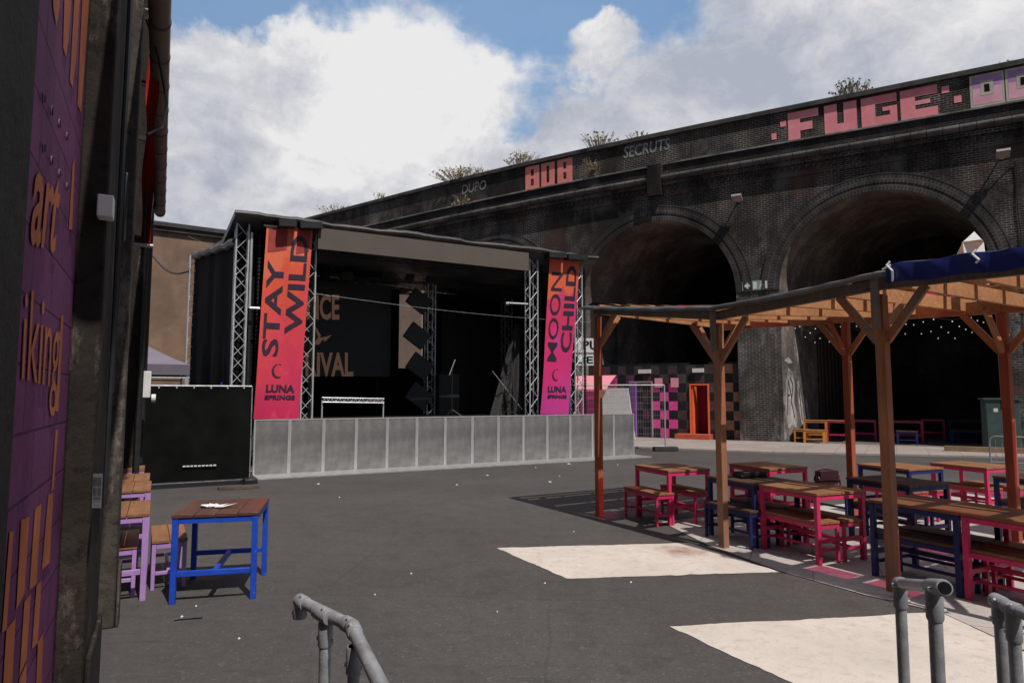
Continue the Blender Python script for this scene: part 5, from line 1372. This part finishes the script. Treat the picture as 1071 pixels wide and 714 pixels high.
# ------------------------------------------------------------------ cabinet, kerb beam, mesh fence, hoop barrier
c0, c1 = G(1033, 473.5), G(1070, 474.5); c0.z = c1.z = 0.0
zc = D(1033, 416, c0.y).z; e = (c1 - c0).normalized(); n = Vector((-e.y, e.x, 0))
cb = thing('utility_cabinet', 'dark green metal utility cabinet with two pale labels before the right arch', 'cabinet', tuple((c0 + c1) / 2))
mb = MB(); mb.prism([c0, c1, c1 + n * .5, c0 + n * .5], (0, 0, zc - .06)); mb.build('cabinet_body', m_green, cb, bevel=.015)
mb = MB(); q = .05; mb.prism([c0 - e * q - n * q + Vector((0, 0, zc - .058)), c1 + e * q - n * q + Vector((0, 0, zc - .058)), c1 + e * q + n * .55 + Vector((0, 0, zc - .058)), c0 - e * q + n * .55 + Vector((0, 0, zc - .058))], (0, 0, .06)); mb.build('lid', m_green, cb)
w = (c1 - c0).length
for k in (0, 1):
    a = c0 + e * (w * (.5 * k) + .03) - n * .012 + Vector((0, 0, .1)); b = a + e * (w * .5 - .06)
    mb = MB(); mb.prism([a, b, b + Vector((0, 0, zc - .26)), a + Vector((0, 0, zc - .26))], n * .014); dd = mb.build('cabinet_door', m_green, cb, bevel=.004)
for u, v in ((.30, .78), (.64, .78), (.58, .52)):
    a = c0 + e * (w * u) - n * .016 + Vector((0, 0, zc * v)); s_ = .09 if v > .6 else .05; mb = MB(); mb.prism([a - e * s_ * .6 - Vector((0, 0, s_ * .6)), a + e * s_ * .6 - Vector((0, 0, s_ * .6)), a + e * s_ * .6 + Vector((0, 0, s_ * .6)), a - e * s_ * .6 + Vector((0, 0, s_ * .6))], n * .004); mb.build('cabinet_label', m_white, dd)
mb = MB(); a = c0 + e * w * .47 - n * .02 + Vector((0, 0, zc * .8)); mb.tube([a, a + Vector((0, 0, .28))], .012, 6); mb.build('door_handle', m_blackp, dd)
a, b = G(988, 473), G(1075, 476); mb = MB(); mb.beam(a + Vector((0, 0, .10)), b + Vector((0, 0, .10)), .2, .2); tag(mb.build('timber_sleeper', wood('sleeper', (.25, .16, .10), (.38, .26, .17), 0)), 'long pale timber sleeper lying in front of the green cabinet', 'sleeper')
hp = G(1036.5, 490); hb = thing('pedestrian_barrier', 'light steel pedestrian barrier below the green cabinet at the right edge', 'barrier', tuple(hp))
zt2 = D(1036, 456, hp.y).z; e = (G(1110, 494) - hp).normalized()
mb = MB(); q1 = hp + e * 2.0
mb.tube([hp + Vector((0, 0, 0)), hp + Vector((0, 0, zt2 - .12)), hp + e * .04 + Vector((0, 0, zt2 - .04)), hp + e * .12 + Vector((0, 0, zt2)), q1 + Vector((0, 0, zt2)), q1 + e * .08 + Vector((0, 0, zt2 - .1)), q1 + e * .08], .019, 8)
mb.tube([hp + Vector((0, 0, .16)), q1 + Vector((0, 0, .16))], .014, 6); mb.build('frame', m_pipe, hb)
mb = MB()
for k in range(1, 17): p = hp.lerp(q1, k / 17); mb.tube([p + Vector((0, 0, .16)), p + Vector((0, 0, zt2))], .005, 5)
mb.build('bars', m_pipe, hb)
mb = MB(); mb.beam(hp - e.cross(Vector((0, 0, 1))) * .3 + Vector((0, 0, .02)), hp + e.cross(Vector((0, 0, 1))) * .3 + Vector((0, 0, .02)), .05, .03); mb.build('foot', m_pipe, hb)
# mesh fence right of the crowd barrier
ma = G(696, 471.5); mz = D(696, 402.5, ma.y).z; mdir = Vector((-1.0, .12, 0)).normalized(); me_ = ma + mdir * 3.4
mf = thing('mesh_fence', 'see-through steel mesh fence panel standing behind the right end of the crowd barrier', 'fence', tuple((ma + me_) / 2))
mb = MB(); mb.tube([ma + Vector((0, 0, .03)), ma + Vector((0, 0, mz))], .024, 8); mb.tube([me_ + Vector((0, 0, .03)), me_ + Vector((0, 0, mz))], .024, 8)
for z in (.15, mz): mb.tube([ma + Vector((0, 0, z)), me_ + Vector((0, 0, z))], .02, 8)
mb.build('frame', m_galvfr, mf)
mb = MB()
for k in range(1, 46): p = ma.lerp(me_, k / 46); mb.tube([p + Vector((0, 0, .15)), p + Vector((0, 0, mz))], .0022, 3, caps=False)
for k in range(1, 10): z = .15 + (mz - .15) * k / 10; mb.tube([ma + Vector((0, 0, z)), me_ + Vector((0, 0, z))], .003, 3, caps=False)
mb.build('wire_mesh', m_pipe, mf)
mb = MB(); mb.obox(ma + Vector((.0, 0, .07)), (1, .1, 0), (-.1, 1, 0), (0, 0, 1), .75, .25, .13); mb.build('foot_block', M('rubber_foot', (.04, .04, .04), .8, .3), mf, bevel=.02)

# ------------------------------------------------------------------ handrails in the foreground
def rail_thing(label, posts, runs, fits, r=.0205):
    rt = thing('handrail', label, 'handrail', (posts[0][0].x, posts[0][0].y, 0))
    for run in runs:
        mb = MB(); mb.tube(run, r, 16); mb.build('rail', m_pipe, rt)
    for top, bot in posts:
        mb = MB(); mb.tube([bot, top], r * .97, 16); mb.build('post', m_pipe, rt)
        mb = MB(); mb.tube([Vector((bot.x, bot.y, 0)), Vector((bot.x, bot.y, .012))], .06, 16); mb.build('base_flange', m_pipefit, rt)
    for a, b in fits: mb = MB(); mb.tube([a, a.lerp(b, .08), a.lerp(b, .92), b], [r * 1.1, r * 1.22, r * 1.22, r * 1.1], 16); mb.build('coupling', m_pipefit, rt)
    for a, b in fits:
        d = (b - a).normalized(); sd = d.cross(Vector((.2, .9, .3))).normalized(); c_ = a.lerp(b, .7)
        for sg in (-1, 1):
            mb = MB(); mb.tube([c_ + sd * sg * r * 1.1, c_ + sd * sg * (r * 1.22 + .007)], [.0075, .006], 8); mb.build('grub_screw', m_galvfr, rt)
    return rt
zh = .97
def H_(x, y): return G(x, y, zh)
a, b, c, e = H_(314, 628), H_(338, 642), H_(368, 655), H_(400, 720)
down = lambda p, dz=0: (p + Vector((0, 0, dz)), Vector((p.x, p.y, 0)))
dv = (b - a).normalized(); dv2 = (e - c).normalized(); dz = Vector((0, 0, 1))
end2 = c + dv2 * 1.3
lr = rail_thing('bent grey pipe handrail in the left centre foreground', [down(H_(341, 643), -.02), down(H_(371, 668), -.02)], [[a, c - dv * .03, c + dv2 * .03, end2]],
   [(b - dv * .05, b + dv * .05), (c - dv * .05, c + dv * .01), (c - dv2 * .005, c + dv2 * .07), (H_(341, 643) - dz * .02, H_(341, 643) - dz * .10), (H_(371, 668) - dz * .02, H_(371, 668) - dz * .10), (a - dv * .012, a + dv * .05), (a + dz * .0, a - dz * .06)])
p0, q1 = D(941, 610, 2.58), D(988, 614.5, 1.98); dd = (q1 - p0).normalized(); pm = p0.lerp(q1, .80)
rt = rail_thing('short grey pipe handrail with an open end at the right foreground', [down(p0, -.01), down(pm, -.01)], [[p0, q1]],
   [(p0 - dd * .02, p0 + dd * .05), (p0, p0 - dz * .09), (pm, pm - dz * .10), (pm - dd * .05, q1 - dd * .002)])
mb = MB(); mb.tube([q1 - dd * .004, q1 + dd * .001], .018, 16); mb.build('end_shade_disc', m_black, rt)  # black disc on the closed pipe end, standing for shade inside it
p0, p1 = H_(1043, 628), H_(1085, 648); dd = (p1 - p0).normalized()
rail_thing('grey pipe handrail cut by the right edge of the photo', [down(p0 + dd * .01, -.01), down(H_(1059, 636), -.01)], [[p0, p0 + dd * 1.0]],
   [(p0 - dd * .02, p0 + dd * .04), (p0 + dd * .01, p0 + dd * .01 - dz * .08), (H_(1057, 636) - dd * .03, H_(1060, 636) + dd * .03), (H_(1059, 636), H_(1059, 636) - dz * .11)])

# ------------------------------------------------------------------ litter
rn = random.Random(21)
for i, (x, y) in enumerate([(646, 486), (595, 485), (575, 504), (510, 497), (333, 506), (392, 622), (205, 634), (190, 645), (570, 610), (660, 609), (600, 556), (478, 507), (355, 520), (585, 498), (560, 489), (250, 668), (520, 640), (430, 600)]):
    c = G(x, y); mb = MB(); k = (.015 + .022 * rn.random()) * (1.4 if y < 520 else .4)
    pts = [c + Vector((math.cos(t) * k * rn.uniform(.6, 1.3), math.sin(t) * k * rn.uniform(.5, 1.1), max(.003, .25 * k * rn.random()))) for t in [j * 1.05 for j in range(6)]]
    top_ = c + Vector((0, 0, .016))
    for j in range(6): mb.quad([pts[j], pts[(j + 1) % 6], top_])
    tag(mb.build('litter_scrap', m_whitecl, normals=False, smooth=False), 'small pale scrap of litter lying on the open asphalt', 'litter', 'litter scraps on the asphalt')
c = G(196, 648); mb = MB(); mb.tube([c + Vector((-.09, -.02, .012)), c + Vector((0, .01, .012)), c + Vector((.1, .03, .012))], .008, 5); tag(mb.build('dark_stick', m_blackp), 'short dark stick lying on the asphalt before the blue table', 'stick')

# ------------------------------------------------------------------ sky, sun, camera
AZS, ELS = R(146), R(57)
wd = bpy.data.worlds.new('World'); sc.world = wd; wd.use_nodes = True
N, L = wd.node_tree.nodes, wd.node_tree.links; bg = N['Background']; bg.inputs['Strength'].default_value = .055
sky = N.new('ShaderNodeTexSky'); sky.sky_type = 'NISHITA'; sky.sun_disc = False; sky.sun_elevation = ELS; sky.sun_rotation = AZS
sky.air_density = 1.0; sky.dust_density = .8; sky.ozone_density = 2.0
dirv = N.new('ShaderNodeTexCoord').outputs['Generated']
def math_(op, a, b=None, clamp=False):
    n = N.new('ShaderNodeMath'); n.operation = op; n.use_clamp = clamp
    for i, v in enumerate((a, b)):
        if v is None: continue
        if isinstance(v, (int, float)): n.inputs[i].default_value = v
        else: L.new(v, n.inputs[i])
    return n.outputs[0]
nzw = N.new('ShaderNodeTexNoise'); nzw.inputs['Scale'].default_value = 4.2; nzw.inputs['Detail'].default_value = 9; nzw.inputs['Roughness'].default_value = .6; L.new(dirv, nzw.inputs['Vector'])
wv = N.new('ShaderNodeVectorMath'); wv.operation = 'MULTIPLY_ADD'; L.new(nzw.outputs['Color'], wv.inputs[0]); wv.inputs[1].default_value = (.26, .26, .26); L.new(dirv, wv.inputs[2])
wdir = wv.outputs[0]
def blob(x, y, r, stretch=1.0):
    d = ray(x, y).normalized() + Vector((.13, .13, .13))
    s = N.new('ShaderNodeVectorMath'); s.operation = 'SUBTRACT'; L.new(wdir, s.inputs[0]); s.inputs[1].default_value = d
    m_ = N.new('ShaderNodeVectorMath'); m_.operation = 'MULTIPLY'; L.new(s.outputs[0], m_.inputs[0]); m_.inputs[1].default_value = (1 / stretch, 1 / stretch, 1)
    ln = N.new('ShaderNodeVectorMath'); ln.operation = 'LENGTH'; L.new(m_.outputs[0], ln.inputs[0])
    return math_('SUBTRACT', 1.0, math_('DIVIDE', ln.outputs['Value'], r), True)
def wsum(items):
    o = None
    for b_, w_ in items:
        t = math_('MULTIPLY', b_, w_); o = t if o is None else math_('ADD', o, t)
    return o
mp_ = mapping(N, L, dirv, (1, 1, 1.7))
fb = noise(N, L, mp_, 3.2, 10, .58, .25)
fb2 = noise(N, L, mp_, 9.0, 8, .6, .2)
holes = wsum([(blob(610, 5, .20, 1.7), -1.4), (blob(270, -14, .12, 2.6), -1.45), (blob(540, 140, .08, 1.2), -.85), (blob(180, 95, .08, 1.0), -.45), (blob(178, 225, .08, 1.2), -.4), (blob(625, 42, .07, 1.0), .85), (blob(700, 110, .16, 1.6), .35), (blob(205, 150, .10, 1.0), -.4), (blob(800, 20, .06, 2.0), -.3),
    (blob(420, 110, .30, 1.3), .45), (blob(850, 80, .40, 1.6), .30), (blob(280, 60, .26, 1.6), .3)])
dens = math_('ADD', math_('ADD', math_('MULTIPLY', fb, 1.3), .30), holes)
sxyz = N.new('ShaderNodeSeparateXYZ'); L.new(dirv, sxyz.inputs[0])
front = math_('MULTIPLY', math_('SUBTRACT', .45, sxyz.outputs['Y']), -.9)       # clearer sky behind and overhead
front = math_('MINIMUM', front, 0.0)
dens = math_('ADD', dens, front)
dens = math_('ADD', dens, math_('MULTIPLY', math_('SUBTRACT', fb2, .5), .35))
cov = N.new('ShaderNodeMapRange'); cov.interpolation_type = 'SMOOTHSTEP'; L.new(dens, cov.inputs[0]); cov.inputs[1].default_value = .36; cov.inputs[2].default_value = .66; cov.inputs[3].default_value = .06
# brightness of the cloud: lit billows and grey bases
fb3 = noise(N, L, mp_, 5.5, 9, .62, .3)
bri = wsum([(blob(425, 125, .22, 1.0), .75), (blob(290, 60, .22, 1.7), .40), (blob(450, 25, .16, 1.8), .25), (blob(900, 30, .3, 1.8), .30), (blob(230, 165, .12, 1.1), -.18), (blob(240, 215, .14, 1.3), .3), (blob(330, 95, .06, 1.0), -.35), (blob(590, 115, .16, 1.3), -.35), (blob(760, 60, .10, 1.5), -.4), (blob(850, 100, .2, 1.4), -.2), (blob(640, 55, .09, 1.2), .4)])
fb4 = noise(N, L, mapping(N, L, wdir, (1, 1, 1.6)), 13.0, 9, .62, .2)
bri = math_('ADD', math_('MULTIPLY', math_('SUBTRACT', fb3, .5), 2.3), bri)
bri = math_('ADD', bri, math_('MULTIPLY', math_('SUBTRACT', fb4, .5), 1.3))
bri = math_('ADD', bri, .36)
CG, CW = 6.6, 10.6
cc = ramp(N, L, bri, [(.0, (.55, .59, .69)), (.28, (.68, .705, .775)), (.60, (.86, .865, .895)), (.95, (1.09, 1.085, 1.08))])
cm = N.new('ShaderNodeMix'); cm.data_type = 'RGBA'; cm.blend_type = 'MULTIPLY'; cm.inputs[0].default_value = 1; L.new(cc, cm.inputs[6]); cm.inputs[7].default_value = (18.8, 18.8, 19.1, 1); cm.clamp_result = False
front_blue = N.new('ShaderNodeMix'); front_blue.data_type = 'RGBA'; front_blue.inputs[0].default_value = .7; front_blue.clamp_result = False     # brighter blue put into the sky colour towards the front
L.new(sky.outputs[0], front_blue.inputs[6]); front_blue.inputs[7].default_value = (5.6, 10.2, 17.5, 1)
frontv = math_('MULTIPLY', math_('ADD', sxyz.outputs['Y'], .1), .8, True); L.new(frontv, front_blue.inputs[0])
fin = mix(N, L, cov.outputs[0], front_blue.outputs[2], cm.outputs[2]); L.new(fin, bg.inputs['Color'])
sun = bpy.data.lights.new('sun', 'SUN'); sun.energy = 5.0; sun.angle = R(.53); sun.color = (1, .95, .88)
so = bpy.data.objects.new('sun', sun); COL.objects.link(so)
Ls = Vector((math.sin(AZS) * math.cos(ELS), math.cos(AZS) * math.cos(ELS), math.sin(ELS)))
so.rotation_euler = Ls.to_track_quat('Z', 'Y').to_euler(); so.location = Ls * 50
cam = bpy.data.cameras.new('camera'); cam.sensor_width = 36; cam.lens = 36 * F_PX / 1071; cam.clip_start = .05; cam.clip_end = 2000
co = bpy.data.objects.new('camera', cam); COL.objects.link(co); co.location = (0, 0, HCAM); co.rotation_euler = (R(90) + PITCH, 0, 0)
sc.camera = co
vs = sc.view_settings; vs.view_transform = 'Standard'; vs.look = 'None'; vs.exposure = -.45; vs.gamma = 1; vs.use_curve_mapping = False
sc.render.engine = 'CYCLES'
try: sc.cycles.use_denoising = True
except Exception: pass
